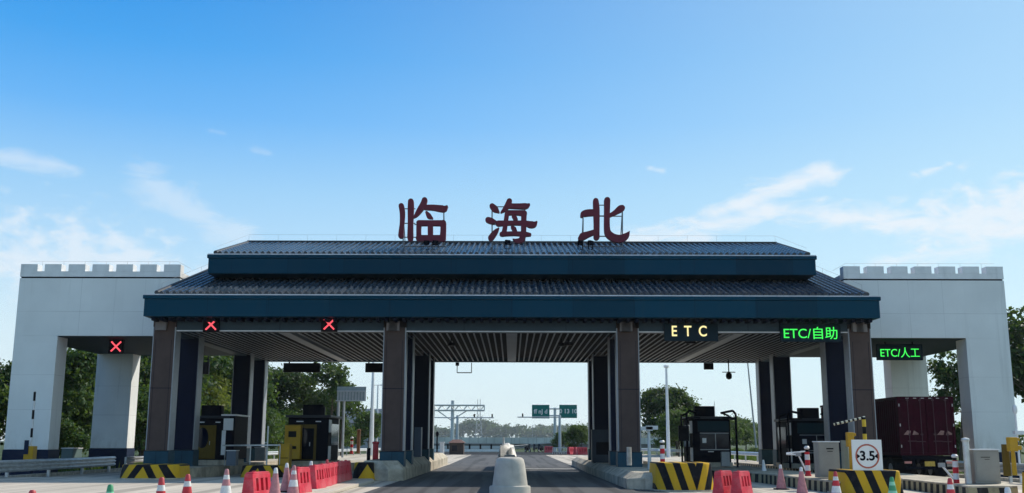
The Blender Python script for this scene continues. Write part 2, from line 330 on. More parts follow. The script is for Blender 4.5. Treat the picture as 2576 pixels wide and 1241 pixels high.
# ------------------------------------------------------------------ mesh helpers
class MB:
    def __init__(s): s.v = []; s.f = []
    def add(s, vs, fs):
        b = len(s.v); s.v += [tuple(p) for p in vs]; s.f += [tuple(i+b for i in f) for f in fs]; return s
    def box(s, x0, x1, y0, y1, z0, z1):
        return s.add([(x0,y0,z0),(x1,y0,z0),(x1,y1,z0),(x0,y1,z0),(x0,y0,z1),(x1,y0,z1),(x1,y1,z1),(x0,y1,z1)],
                     [(0,3,2,1),(4,5,6,7),(0,1,5,4),(1,2,6,5),(2,3,7,6),(3,0,4,7)])
    def hexa(s, lo, hi):            # two quads (4 points each), lower and upper
        return s.add(list(lo)+list(hi), [(0,3,2,1),(4,5,6,7),(0,1,5,4),(1,2,6,5),(2,3,7,6),(3,0,4,7)])
    def prism(s, poly, z0, z1, top=None):
        n = len(poly); top = top or poly
        vs = [(x,y,z0) for x,y in poly]+[(x,y,z1) for x,y in top]
        return s.add(vs, [tuple(range(n-1,-1,-1)), tuple(range(n,2*n))]+[(i,(i+1)%n,n+(i+1)%n,n+i) for i in range(n)])
    def plate(s, poly, y0, y1):     # polygon in x,z, thick along y (front = y0)
        n = len(poly)
        vs = [(x,y0,z) for x,z in poly]+[(x,y1,z) for x,z in poly]
        return s.add(vs, [tuple(range(n)), tuple(range(2*n-1,n-1,-1))]+[(i,n+i,n+(i+1)%n,(i+1)%n) for i in range(n)])
    def tube(s, p0, p1, r0, r1=None, n=8):
        r1 = r0 if r1 is None else r1
        p0, p1 = Vector(p0), Vector(p1); d = (p1-p0).normalized()
        a = d.orthogonal().normalized(); b = d.cross(a)
        vs = []
        for p, r in ((p0,r0),(p1,r1)):
            for k in range(n):
                t = 2*math.pi*k/n; vs.append(p+(a*math.cos(t)+b*math.sin(t))*r)
        return s.add(vs, [tuple(range(n-1,-1,-1)), tuple(range(n,2*n))]+[(i,(i+1)%n,n+(i+1)%n,n+i) for i in range(n)])
    def path(s, pts, r, n=6):
        for a, b in zip(pts, pts[1:]): s.tube(a, b, r, n=n)
        return s
    def bar(s, p0, p1, w, h):       # square section bar
        p0, p1 = Vector(p0), Vector(p1); d = (p1-p0).normalized()
        a = d.cross(Vector((0,0,1)))
        a = a.normalized() if a.length > 1e-4 else Vector((1,0,0)); b = a.cross(d)
        q = lambda p: [p-a*w/2-b*h/2, p+a*w/2-b*h/2, p+a*w/2+b*h/2, p-a*w/2+b*h/2]
        return s.hexa(q(p0), q(p1))
    def lathe(s, prof, n=20, c=(0,0,0)):
        vs = []; m = len(prof)
        for r, z in prof:
            for k in range(n):
                t = 2*math.pi*k/n; vs.append((c[0]+r*math.cos(t), c[1]+r*math.sin(t), c[2]+z))
        fs = [tuple(range(n-1,-1,-1)), tuple(range((m-1)*n, m*n))]
        for j in range(m-1):
            for k in range(n): fs.append((j*n+k, j*n+(k+1)%n, (j+1)*n+(k+1)%n, (j+1)*n+k))
        return s.add(vs, fs)
    def build(s, name, m, parent=None, bevel=0.0, smooth=False, loc=None):
        me = bpy.data.meshes.new(name); me.from_pydata(s.v, [], s.f)
        bm = bmesh.new(); bm.from_mesh(me)
        bmesh.ops.recalc_face_normals(bm, faces=bm.faces[:])
        if bevel:
            es = [e for e in bm.edges if len(e.link_faces) == 2 and e.calc_face_angle(0) > 0.5]
            bmesh.ops.bevel(bm, geom=es, offset=bevel, segments=2, affect='EDGES', profile=0.6, clamp_overlap=True)
        if smooth:
            for f in bm.faces: f.smooth = True
            for e in bm.edges:
                if len(e.link_faces) == 2 and e.calc_face_angle(0) > 0.7: e.smooth = False
        bm.to_mesh(me); bm.free()
        me.materials.append(m)
        o = bpy.data.objects.new(name, me); COL.objects.link(o)
        if parent is not None: o.parent = parent
        if loc is not None: o.location = loc
        return o

def tag(o, label=None, cat=None, group=None, kind=None):
    if label: o['label'] = label
    if cat: o['category'] = cat
    if group: o['group'] = group
    if kind: o['kind'] = kind
    return o
def thing(name, label, cat, loc=(0,0,0), rz=0.0, group=None):
    o = bpy.data.objects.new(name, None); COL.objects.link(o); o.empty_display_size = 0.2
    o.location = loc; o.rotation_euler = (0, 0, rz)
    return tag(o, label, cat, group)
def copy_tree(o, parent=None):
    c = o.copy(); COL.objects.link(c)
    if parent is not None: c.parent = parent
    for ch in list(o.children): copy_tree(ch, c)
    return c
def place(src, loc, rz=0.0, label=None, first=False, sc=None):
    o = src if first else copy_tree(src)
    o.location = loc; o.rotation_euler = (0, 0, rz)
    if label: o['label'] = label
    if sc: o.scale = (sc, sc, sc)
    return o
def text_mesh(name, body, size, m, parent, loc, ext=0.02, align='CENTER', rot=(R(90), 0, 0), sx=1.0, bold=0.0):
    cu = bpy.data.curves.new(name, 'FONT'); cu.body = body; cu.size = size; cu.extrude = ext; cu.offset = bold
    cu.align_x = align; cu.align_y = 'CENTER'
    t = bpy.data.objects.new('tmp', cu); COL.objects.link(t)
    bpy.context.view_layer.update()
    me = bpy.data.meshes.new_from_object(t.evaluated_get(bpy.context.evaluated_depsgraph_get()))
    bpy.data.objects.remove(t)
    me.name = name; me.materials.clear(); me.materials.append(m)
    o = bpy.data.objects.new(name, me); COL.objects.link(o); o.parent = parent
    o.location = loc; o.rotation_euler = rot; o.scale = (sx, 1, 1)
    return o

# ------------------------------------------------------------------ ground
def sheet(name, poly, z, m):
    mb = MB(); mb.add([(x, y, z) for x, y in poly], [tuple(range(len(poly)))])
    return tag(mb.build(name, m), kind='structure')
def grid_sheet(name, x0, x1, y0, y1, z, m):
    return sheet(name, [(x0,y0),(x1,y0),(x1,y1),(x0,y1)], z, m)
grid_sheet('ground', -3000, 3000, -400, 5000, -0.02, M_EARTH)
sheet('toll_plaza', [(-23.2,-30),(23.2,-30),(23.2,120),(17,165),(-19,165),(-23.2,120)], 0.0, M_CONC)
mbp = MB().prism([(-23.0,-20),(-5.75,-20),(-5.7,30),(-5.85,38),(-5.75,44),(-6.2,46.5),(-23.0,46.5)], 0.004, 0.12)
tag(mbp.build('raised_pavement', M_CONC, bevel=0.02), kind='structure')
sheet('asphalt_road', [(-5.3,-20),(5.4,-20),(5.4,37),(4.3,40),(4.5,139),(-5.3,139),(-4.7,80)], 0.006, M_ASPH)
grid_sheet('dark_road_band', -16, 15, 139, 180, 0.010, M_ASPHD)  # near-black band across the far end of the road
grid_sheet('road_line', 0.9, 4.2, 67.2, 67.9, 0.012, M_WHITE)

# ------------------------------------------------------------------ canopy
XF, Y0, Y1 = 16.6, 45.9, 66.2          # lower fascia
ZC = W(1288, 835, 47.0).z              # beam underside
ZB = W(1288, 806, 47.0).z              # beam top
ZF0, ZF1 = W(1288, 798, Y0).z, W(1288, 745, Y0).z
XU, YU0, YU1 = 14.9, 49.5, 62.6
ZU0, ZU1 = W(1288, 690, YU0).z, W(1288, 643, YU0).z
YR = 56.05                             # ridge line
canopy = thing('toll_canopy', 'wide toll station canopy with two stacked blue fascias and grey tiled roofs', 'canopy', (0,0,0))

def tile_roof(name, xw, ya, za, yr, zr, parent):
    """roll tiles running up both slopes to the ridge"""
    per, rr = 0.30, 0.082
    n = int(2*xw/per); per = 2*xw/n
    prof = []
    for i in range(n):
        xx = -xw+i*per
        prof += [(xx, 0.0), (xx+per-2*rr-0.02, 0.0)]
        for k in range(5):
            t = math.pi*(1-k/4); prof.append((xx+per-rr-0.01+rr*math.cos(t), 0.02+rr*1.15*math.sin(t)))
    prof.append((xw, 0.0))
    mb = MB(); m = len(prof)
    for sgn in (1, -1):
        rows = []
        steps = int((yr-ya)/0.42); rj = random.Random(3)
        jit = [rj.uniform(-.005, .005) for _ in prof]
        for j in range(steps):
            for f, lift in ((j/steps, 0.013), ((j+0.995)/steps, 0.0)):
                yy = ya+(yr-ya)*f; y_ = yy if sgn > 0 else 2*yr-yy
                zz = za+(zr-za)*f
                rows.append([(x, y_, zz+h+lift*(1 if h > 0 else .5)+q+rj.uniform(-.002, .002)) for (x, h), q in zip(prof, jit)])
        vs = [p for r in rows for p in r]
        mb.add(vs, [(j*m+i, j*m+i+1, (j+1)*m+i+1, (j+1)*m+i) for j in range(len(rows)-1) for i in range(m-1)])
    o = mb.build(name, TILE, parent, smooth=False)
    e = MB()                            # round tile ends and the drip edge at the eave
    for i in range(n):
        c = -xw+(i+1)*per-rr-0.01
        e.tube((c, ya-0.03, za+0.03), (c, ya+0.03, za+0.035), rr*1.15, n=10)
    e.box(-xw, xw, ya+0.005, ya+0.06, za-0.10, za-0.012)
    e.build('tile_end', TILE_END, o)
    r = MB(); r.box(-xw-0.05, xw+0.05, yr-0.16, yr+0.16, zr-0.02, zr+0.14)
    for sx in (-1, 1):                  # verge rolls at both gable ends
        for sgn in (1, -1):
            p0 = Vector((sx*(xw+0.02), ya if sgn > 0 else 2*yr-ya, za+0.06)); p1 = Vector((sx*(xw+0.02), yr, zr+0.06))
            r.tube(p0, p1, 0.10, n=8)
    r.build('roof_ridge', TILE_END, o)
    g = MB()
    for sx in (-1, 1):
        g.add([(sx*xw, ya, za-0.1), (sx*xw, 2*yr-ya, za-0.1), (sx*xw, yr, zr-0.03)], [(0,1,2)])
    g.build('gable_panel', RECESS, o)
    return o
def fascia(name, xw, ya, yb, z0, z1, parent):
    mb = MB(); mb.box(-xw, xw, ya, yb, z0, z1-0.17); mb.box(-xw-0.06, xw+0.06, ya-0.06, yb+0.06, z1-0.165, z1)
    o = mb.build(name, FASCIA, parent, bevel=0.012)
    f = MB(); f.box(-xw-0.04, xw+0.04, ya-0.04, yb+0.04, z1+0.002, z1+0.05)
    f.build('flashing', FLASH, o)
    j = MB()
    k = int(2*xw/5.5)
    for i in range(1, k):
        x = -xw+2*xw*i/k; j.box(x-0.006, x+0.006, ya-0.002, ya, z0+0.03, z1-0.2)
    j.build('panel_joint', RECESS, o)
    return o
zr_low = W(1288, 700, 52.3).z
sl = 0.30
tile_roof('lower_roof', XF-0.35, Y0+0.55, ZF1+0.14, YR, ZF1+0.14+sl*(YR-Y0-0.55), canopy)
fascia('lower_fascia', XF, Y0, Y1, ZF0, ZF1, canopy)
fascia('upper_fascia', XU, YU0, YU1, ZU0, ZU1, canopy)
ZRU = W(1288, 609, YR).z
tile_roof('upper_roof', XU-0.22, YU0+0.42, ZU1+0.13, YR, ZRU-0.12, canopy)
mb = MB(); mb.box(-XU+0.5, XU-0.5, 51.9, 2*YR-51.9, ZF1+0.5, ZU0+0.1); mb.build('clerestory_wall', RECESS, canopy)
mb = MB()                               # row of rafter ends under the eave
for i in range(84):
    x = -XF+0.35+i*(2*XF-0.7)/83
    mb.box(x-0.07, x+0.07, Y0+0.25, Y0+0.95, ZF0-0.16, ZF0-0.02)
mb.build('rafter_end', RECESS, canopy)
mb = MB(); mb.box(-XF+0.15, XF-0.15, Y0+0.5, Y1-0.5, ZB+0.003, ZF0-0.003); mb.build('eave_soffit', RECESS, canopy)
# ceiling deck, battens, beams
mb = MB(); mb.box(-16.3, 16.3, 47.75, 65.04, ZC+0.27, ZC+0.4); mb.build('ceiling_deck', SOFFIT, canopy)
mb = MB()
x = -16.1
while x < 16.1:
    d = abs((x+5.35) % 10.7 - 5.35)
    if all(abs(x-c) > 0.36 for c in (-10.67, 0.0, 10.67)):
        mb.box(x-0.038, x+0.038, 47.72, 65.0, ZC+0.03, ZC+0.05)
    x += 0.318
mb.build('ceiling_batten', BATTEN, canopy)
for c in (-10.67, 0.0, 10.67): MB().box(c-0.26, c+0.26, 47.71, 65.0, ZC+0.01, ZC+0.269).build('ceiling_beam', BATTEN, canopy)
fb = MB().box(-16.45, 16.45, 47.12, 47.7, ZC, ZB).build('edge_beam', BEAM, canopy, bevel=0.01)
MB().box(-16.45, 16.45, 65.05, 65.6, ZC, ZB).build('edge_beam', BEAM, canopy, bevel=0.01)
mb = MB(); mb.box(-16.4, 16.4, 47.07, 47.117, ZC-0.01, ZC+0.045); mb.build('beam_trim', FLASH, fb)
for c in (-10.7, -2.2, 2.5, 8.1, 10.9): MB().box(c-0.008, c+0.008, 47.115, 47.119, ZC+0.06, ZB-0.02).build('beam_joint', RECESS, fb)
for sx in (-1, 1): MB().box(sx*16.0-0.3, sx*16.0+0.3, 47.75, 65.0, ZC-0.004, ZC+0.265).build('side_beam', BEAM, canopy)
# columns: four rows of two pairs
def make_column():
    z1 = ZC+0.19
    mb = MB(); mb.box(-0.47, 0.47, 0, 0.84, 1.28, z1)
    c = mb.build('column', CLAD, canopy, bevel=0.01)
    st = MB()
    for sx in (-1, 1): st.box(sx*0.472 if sx > 0 else -0.52, 0.52 if sx > 0 else -0.472, 0.03, 0.81, 1.29, z1-0.01)
    st.build('side_strip', STRIP, c, bevel=0.004)
    p = MB(); p.box(-0.55, 0.55, -0.04, 0.88, 0.0, 1.27); p.build('plinth', PLINTH, c, bevel=0.015)
    j = MB()
    for zz in (4.05,): j.box(-0.476, 0.476, -0.003, 0.843, zz, zz+0.03)
    for xx in (-0.36, 0.36): j.box(xx-0.008, xx+0.008, -0.003, 0.0, 1.3, z1-0.6)
    j.box(-0.553, 0.553, -0.044, -0.041, 1.24, 1.268)
    for xx in (0.0,): j.box(xx-0.006, xx+0.006, -0.044, -0.041, 0.3, 1.23)
    j.build('panel_joint', RECESS, c)
    return c
COLX = [(1288-985)/2576*-46.9+0.02, (1577-1288)/2576*46.9]
COLX = [-15.98, -5.38, 5.33, 16.0]
col0 = make_column(); used = False
INNER = col0.data.copy(); INNER.materials.clear(); INNER.materials.append(CLAD_SHADE)  # shaded copy of the column mesh for the rows behind the front
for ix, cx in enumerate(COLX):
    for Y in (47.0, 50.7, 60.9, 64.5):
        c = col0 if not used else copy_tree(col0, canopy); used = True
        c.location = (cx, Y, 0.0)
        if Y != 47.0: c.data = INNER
        if Y == 47.0:
            k = MB(); k.box(-0.52, 0.52, 0.0, 0.13, ZC+0.19, ZB-0.03); k.box(-0.5, 0.5, -0.10, -0.001, ZC-0.3, ZC+0.15) if False else None
            k.build('column_head', CLAD, c)
            dx = {0: -0.12, 1: -0.02, 2: -0.05, 3: 0.05}[ix]
            k = MB(); k.box(dx-0.25, dx+0.25, -0.2, -0.004, ZC+0.02, ZB-0.08); k.build('cap_block', CLAD_CAP, c, bevel=0.01)
# lightning wires above the roof edges
def wire(name, pts, posts, parent, r=0.006, drop=0.35):
    mb = MB(); mb.path(pts, r, 4)
    for a, b, f in posts:
        p = Vector(a).lerp(Vector(b), f); mb.tube(p, p-Vector((0,0,drop)), r, n=4)
    return mb.build(name, GREY, parent)
zz = ZRU+0.32
a, b = (-XU+0.3, YR-0.3, zz), (XU-0.3, YR-0.3, zz)
wire('lightning_wire', [(-XU+0.25, YU0+0.5, ZU1+0.5), a, b, (XU-0.25, YU0+0.5, ZU1+0.5)], [(a, b, i/18) for i in range(19)], canopy)
for sx in (-1, 1):
    a, b = (sx*(XF-0.3), 47.2, ZF1+0.75), (sx*(XF-0.3), YR, ZF1+0.55+sl*(YR-Y0-0.6))
    wire('lightning_wire', [a, b], [(a, b, f) for f in (0, .33, .66, 1)], canopy)

# ------------------------------------------------------------------ fortress towers
def tower(sx, label, merlon_px):
    D1, D2, dp = 50.9, 61.3, 1.2
    zl0, zl1, zt = W(1288, 848, D1).z, W(1288, 703, D1).z, W(1288, 668, D1).z
    zc = W(1288, 686, D1).z
    xi, xo, xl = 16.68, 24.75, 22.6
    bx = lambda mb, a, b, *r: mb.box(min(sx*a, sx*b), max(sx*a, sx*b), *r)
    t = thing('fortress_tower', label, 'tower', (0,0,0))
    mb = MB(); bx(mb, xi, xo, D1, D2+dp, zl0, zl1); mb.build('lintel', WHITE_WALL, t, bevel=0.012)
    mb = MB(); bx(mb, xi+0.01, xo-0.05, D1+0.08, D2+dp-0.08, zl0-0.03, zl0-0.004); mb.build('soffit', mat('shaded_soffit', (0.018, 0.034, 0.05), 0.7, spec=0.15, var=0.1), t)  # dark sheet under the white lintel, its shade painted into the colour
    mb = MB(); bx(mb, xi+0.05, xo-0.05, D1+0.05, D2+dp-0.05, zl1+0.002, zl1+0.07); mb.build('groove', RECESS, t)
    mb = MB(); bx(mb, xi, xo-0.02, D1-0.04, D1+0.35, zl1+0.07, zc); bx(mb, xi, xo-0.02, D2+dp-0.35, D2+dp+0.04, zl1+0.07, zc)
    bx(mb, xi, xi+0.39, D1+0.352, D2+dp-0.352, zl1+0.07, zc); bx(mb, xo-0.41, xo-0.02, D1+0.352, D2+dp-0.352, zl1+0.07, zc)
    par = mb.build('parapet', WHITE_TRIM, t)
    n = 7; span = xo-0.02-xi; mw = span/(n+(n-1)*0.42); gp = mw*0.42
    for i in range(n):
        a = xi+i*(mw+gp)
        m_ = MB(); bx(m_, a, a+mw, D1-0.04, D1+0.5, zc+0.001, zt); m_.build('merlon', WHITE_TRIM, par, bevel=0.01)
        
    for ya in (D1, D2):
        mb = MB(); bx(mb, xl, xo, ya, ya+dp, 1.27, zl0-0.035 if False else zl0-0.0); 
        leg = mb.build('leg', WHITE_WALL, t, bevel=0.012)
        mb = MB(); bx(mb, xl-0.04, xo+0.04, ya-0.04, ya+dp+0.04, 0.0, 1.265); mb.build('plinth', DARK_PLINTH, leg)
    a, b = (sx*(xi+0.25), D1+0.3, zt+0.2), (sx*(xo-0.3), D1+0.3, zt+0.2)
    wire('lightning_wire', [(sx*(xi+0.1), D1+2.0, zt+0.1), a, b], [(a, b, (i+0.4)/7) for i in range(7)], t, drop=0.22)
    return t
tower(-1, 'white crenellated gate tower on the left beside the tree belt', None)
tower(1, 'white crenellated gate tower on the right with the maroon lorry beneath it', None)

# ------------------------------------------------------------------ rooftop characters
def stroke_poly(pts):
    """variable width brush stroke outline, smoothed, with round ends"""
    P = [Vector((x, y)) for x, y, w in pts]; Wd = [w*1.17 for x, y, w in pts]
    def cr(a, b, c, d, t):
        return 0.5*((2*b)+(c-a)*t+(2*a-5*b+4*c-d)*t*t+(3*b-3*c+d-a)*t*t*t)
    Q, V = [], []
    n = len(P)
    for i in range(n-1):
        g = lambda k: P[max(0, min(n-1, k))]; h = lambda k: Wd[max(0, min(n-1, k))]
        for s in range(6):
            t = s/6; Q.append(cr(g(i-1), g(i), g(i+1), g(i+2), t)); V.append(cr(h(i-1), h(i), h(i+1), h(i+2), t))
    Q.append(P[-1]); V.append(Wd[-1])
    L, Rr = [], []
    for i, q in enumerate(Q):
        d = (Q[min(i+1, len(Q)-1)]-Q[max(i-1, 0)]).normalized(); nrm = Vector((-d.y, d.x))*(V[i]/2)
        L.append(q+nrm); Rr.append(q-nrm)
    def cap(c, frm, w):
        out = []
        a0 = math.atan2(frm.y-c.y, frm.x-c.x)
        for k in range(1, 6): 
            a = a0+math.pi*k/6; out.append(Vector((c.x+math.cos(a)*w/2, c.y+math.sin(a)*w/2)))
        return out
    e1 = cap(Q[-1], L[-1], V[-1]); d = (Q[-1]-Q[-2])
    if (e1[2]-Q[-1]).dot(d) < 0: e1 = [2*Q[-1]-p for p in e1][::-1]
    e0 = cap(Q[0], Rr[0], V[0]); d = (Q[0]-Q[1])
    if (e0[2]-Q[0]).dot(d) < 0: e0 = [2*Q[0]-p for p in e0][::-1]
    return L+e1+Rr[::-1]+e0
LIN = [[(166,172,46),(176,245,44),(173,340,38),(165,420,42),(162,466,46)], [(260,128,48),(259,200,52),(256,350,46),(254,470,50),(254,498,46)],
       [(396,114,46),(380,160,50),(345,215,46),(312,262,30),(288,287,10)], [(400,186,40),(480,188,46),(555,198,54),(590,198,52),(614,180,22)],
       [(416,238,24),(440,272,42),(470,292,16)], [(340,340,42),(337,420,40),(340,500,44)], [(580,340,48),(579,420,48),(574,496,52)],
       [(340,341,46),(460,341,44),(582,342,46)], [(340,492,54),(460,492,52),(574,492,54)], [(452,345,42),(452,420,44),(452,490,42)]]
HAI = [[(1062,174,46),(1095,206,52),(1128,234,14)], [(1022,310,48),(1060,322,48),(1108,331,12)], [(1050,488,50),(1075,455,48),(1105,418,34),(1127,392,10)],
       [(1232,125,46),(1215,165,48),(1185,205,36),(1150,236,12)], [(1225,172,40),(1330,175,44),(1396,173,46),(1424,160,22)],
       [(1205,245,32),(1300,240,36),(1380,246,46)], [(1208,246,38),(1196,330,38),(1182,420,40),(1168,450,40)],
       [(1376,250,48),(1373,340,46),(1371,440,46),(1360,490,50),(1335,515,44),(1296,515,32),(1268,500,8)],
       [(1122,345,46),(1250,340,36),(1380,342,40),(1440,356,54),(1478,352,48),(1500,332,16)], [(1155,450,36),(1280,445,34),(1385,451,38),(1434,455,26)],
       [(1266,274,20),(1288,292,38),(1304,304,20)], [(1260,382,26),(1278,400,38),(1294,418,24)]]
BEI = [[(2084,122,46),(2090,200,54),(2093,350,50),(2092,482,50)], [(2080,238,52),(2010,240,56),(1962,252,50),(1946,272,26)],
       [(2086,425,40),(2010,452,50),(1955,474,62),(1932,490,40)], [(2197,116,52),(2195,250,48),(2195,390,50),(2212,450,60),(2268,488,64),(2335,494,62),(2384,468,52),(2416,424,6)],
       [(2210,272,26),(2270,240,38),(2322,204,56),(2342,194,52)]]
YL = 52.6
def px7(x, y): return ((1000+x*0.26398)*0.96697, (490+y*0.26398)*0.96697)
def character(strokes, label, posts, rails, cx):
    o0 = W(*px7(cx, 560), YL); o0.z = 0
    t = thing('roof_character', label, 'sign letter', (o0.x, YL, 0), 0, 'maroon characters along the roof')
    mb = MB()
    for i, s in enumerate(strokes):
        poly = []
        for p in stroke_poly(s):
            w = W(*px7(p.x, p.y), YL); poly.append((w.x-o0.x, w.z))
        mb.plate(poly, -0.003*i, 0.26+0.004*i)
    t_face = mb.build('character_face', LETTER, t)
    fr = MB()
    q = lambda x, y, dy=0.34: (W(*px7(x, y), YL).x-o0.x, dy, W(*px7(x, y), YL).z)
    for x, ya, yb in posts: fr.tube(q(x, ya), q(x, yb), 0.035, n=6)
    for xa, xb, y in rails: fr.tube(q(xa, y, 0.36), q(xb, y, 0.36), 0.028, n=6)
    for x, ya, yb in posts:
        p = Vector(q(x, yb)); fr.tube(p, (p.x, 1.5, p.z+0.15), 0.03, n=6); fr.tube(q(x, ya), (p.x, 1.5, p.z+0.15), 0.025, n=6)
    fr.build('support_frame', mat('frame_steel', (0.12, 0.15, 0.18), 0.5, metal=0.3), t)
    return t
character(LIN, 'leftmost maroon rooftop character 临, two uprights beside a windowed box', [(178,180,575),(582,225,575)],
          [(178,300,188),(178,300,332),(178,340,470),(290,582,345),(160,600,560)], 370)
character(HAI, 'middle maroon rooftop character 海, with three drops on its left side', [(1060,160,585),(1385,190,585)],
          [(1060,1200,168),(1060,1140,345),(1060,1385,530),(1190,1385,205)], 1250)
character(BEI, 'rightmost maroon rooftop character 北, two open halves back to back', [(1962,270,575),(2352,190,575)],
          [(2100,2200,152),(2100,2200,258),(2100,2352,262),(2100,2200,462),(1962,2352,560)], 2170)
fl0 = None
for i, (x, y, lab) in enumerate([(412, 540, 'small dark floodlight below the left character box'), (500, 540, 'small dark floodlight under the right corner of the left character'),
        (1212, 535, 'small dark floodlight under the middle character'), (1930, 540, 'small dark floodlight at the foot of the right character'), (2030, 540, 'dark floodlight between the feet of the right character')]):
    p = W(*px7(x, y), 51.9)
    if fl0 is None:
        fl0 = thing('floodlight', lab, 'floodlight', p, 0.2, 'floodlights under the rooftop characters')
        m_ = MB(); m_.hexa([(-.17,-.1,-.16),(.17,-.1,-.16),(.15,.14,-.14),(-.15,.14,-.14)], [(-.19,-.14,.16),(.19,-.14,.16),(.15,.1,.18),(-.15,.1,.18)]); m_.build('housing', BLACKM, fl0, bevel=0.015)
        m_ = MB(); m_.box(-.22,-.195,-.04,.04,-.42,.05); m_.box(.195,.22,-.04,.04,-.42,.05); m_.box(-.22,.22,-.04,.04,-.45,-.421); m_.build('bracket', BLACKM, fl0)
    else: place(fl0, p, 0.2+0.15*i, lab)
    for q in COL.objects:
        if q.name.startswith('floodlight'): q.scale = (.75, .75, .75)

# ------------------------------------------------------------------ lane signs
def lane_cross(x, y, Y, half_px, label, hung=False):
    p = W(x, y, Y); s = half_px*Y/2576
    t = thing('lane_cross_sign', label, 'lane signal', (p.x, Y, p.z), 0, 'red cross lane signals')
    m_ = MB(); m_.box(-s*1.35, s*1.35, 0.0, 0.14, -s*1.25, s*1.25); m_.build('housing', BLACK, t, bevel=0.01)
    m_ = MB()
    for k, sg in enumerate((1, -1)):
        d = Vector((sg, 0, 1)).normalized(); n = Vector((-d.z, 0, d.x))*s*0.13; L = s*1.22
        q = [d*L+n, d*L-n, d*-L-n, d*-L+n]
        m_.plate([(v.x, v.z) for v in q], -0.03-0.004*k, -0.004+0.0*k)
    m_.build('lit_cross', L_RED, t)
    if hung:
        m_ = MB(); m_.tube((-s*.7, 0.07, s*1.25), (-s*.7, 0.07, s*1.25+hung), 0.03); m_.tube((s*.7, 0.07, s*1.25), (s*.7, 0.07, s*1.25+hung), 0.03); m_.build('hanger', BLACKM, t)
    return t
lane_cross(531, 817, 46.95, 15, 'red cross lane signal over the lane beside the leftmost canopy column')
lane_cross(828, 816, 46.95, 15, 'red cross lane signal on the beam, over the yellow cabin')
lane_cross(292, 872, 52.4, 14, 'red cross lane signal hanging beneath the left tower soffit', 0.1)
def etc_panel(x0, x1, y0, y1, Y, label, body, col, tx, ty, tw, th, hung=0.0, spaced=False):
    a, b = W(x0, y1, Y), W(x1, y0, Y); c = (a+b)/2
    t = thing('lane_message_sign', label, 'lane sign', (c.x, Y, c.z))
    hx, hz = (b.x-a.x)/2, (b.z-a.z)/2
    m_ = MB(); m_.box(-hx, hx, 0, 0.2, -hz, hz); m_.build('housing', mat('sign_housing', (0.012, 0.026, 0.038), 0.6, spec=0.06), t, bevel=0.02)
    tc_ = W(tx, ty, Y-0.02)
    o = text_mesh('lit_lettering', body, 1.0, col, t, (tc_.x-c.x, -0.02, tc_.z-c.z), ext=0.012, bold=0.012 if spaced else 0.0)
    bpy.context.view_layer.update()
    w, h = o.dimensions.x, o.dimensions.y
    xs = [v.co.x for v in o.data.vertices]; ys = [v.co.y for v in o.data.vertices]
    mx, my = (min(xs)+max(xs))/2, (min(ys)+max(ys))/2
    for v in o.data.vertices: v.co.x -= mx; v.co.y -= my
    o.scale = (tw*Y/2576*1.0/w, th*Y/2576/h, 1)
    if hung:
        m_ = MB(); m_.tube((-hx*.6, 0.1, hz), (-hx*.6, 0.1, hz+hung), 0.03); m_.tube((hx*.6, 0.1, hz), (hx*.6, 0.1, hz+hung), 0.03); m_.build('hanger', BLACKM, t)
    return t
etc_panel(1672, 1806, 814, 858, 46.9, 'dark lane sign with pale yellow lit letters ETC on the canopy beam', 'E  T  C', L_AMBER, 1734, 833, 88, 27, spaced=True)
etc_panel(1965, 2114, 814, 860, 46.9, 'lane sign with green lit text ETC/自助 beside the right end column', 'ETC/自助', L_GREEN, 2039, 838, 135, 31)
etc_panel(2208, 2320, 866, 906, 52.4, 'lane sign with green lit text ETC/人工 under the right tower', 'ETC/人工', L_GREEN, 2264, 887, 98, 25, 0.12)
# things hung at the rear edge of the ceiling
def hung_box(x0, x1, y0, y1, Y, label, top):
    a, b = W(x0, y1, Y), W(x1, y0, Y); c = (a+b)/2; hx, hz = (b.x-a.x)/2, (b.z-a.z)/2
    t = thing('hanging_display', label, 'display back', (c.x, Y, c.z), 0, 'displays hung from the rear beam')
    m_ = MB(); m_.box(-hx, hx, -0.09, 0.09, -hz, hz); m_.box(-hx+.05, hx-.05, -0.12, -0.091, -hz+.05, hz-.05); m_.build('housing', BLACK, t, bevel=0.01)
    m_ = MB()
    for s in (-.7, .7): m_.box(hx*s-.04, hx*s+.04, -.03, .03, hz+.001, hz+top)
    m_.build('hanger', BLACKM, t)
hung_box(713, 806, 914, 937, 65.9, 'wide dark display back hanging from the rear beam over the yellow cabin', 0.35)
hung_box(919, 975, 914, 937, 65.9, 'dark display back partly behind the left middle column', 0.35)
hung_box(500, 527, 912, 942, 66.3, 'dark display back hanging between the leftmost column pairs', 0.4)
hung_box(1771, 1794, 914, 930, 65.9, 'small dark box hanging over the gap beside the right cabin', 0.3)
def hung(name, label, cat, x, y, Y):
    p = W(x, y, Y); return thing(name, label, cat, (p.x, Y, p.z)), p
t, p = hung('hanging_wire_bracket', 'thin empty wire frame hanging from the rear beam above the road', 'bracket', 1168, 938, 65.9)
h = ZC-p.z; k = 18*65.9/2576
MB().tube((-k,0,0),(k,0,0),.03).tube((-k,0,0),(-k,0,h),.025).tube((k,0,0),(k,0,h),.025).build('frame', BLACKM, t)
MB().box(-k-.1,-k+.12,-.1,.1,h*.7,h*.7+.2).build('sensor', BLACK, t)
t, p = hung('hanging_camera', 'dark dome camera hanging on a rod right of the lit ETC letters', 'camera', 1834, 955, 63.0)
h = ZC-p.z; MB().tube((0,0,.35),(0,0,h),.035).box(-.4,.4,-.03,.03,.42,.47).build('rod', BLACKM, t)
MB().lathe([(.05,0),(.16,.06),(.19,.2),(.17,.36),(.08,.42)], 14).build('dome', BLACK, t, smooth=True)
cam0 = None
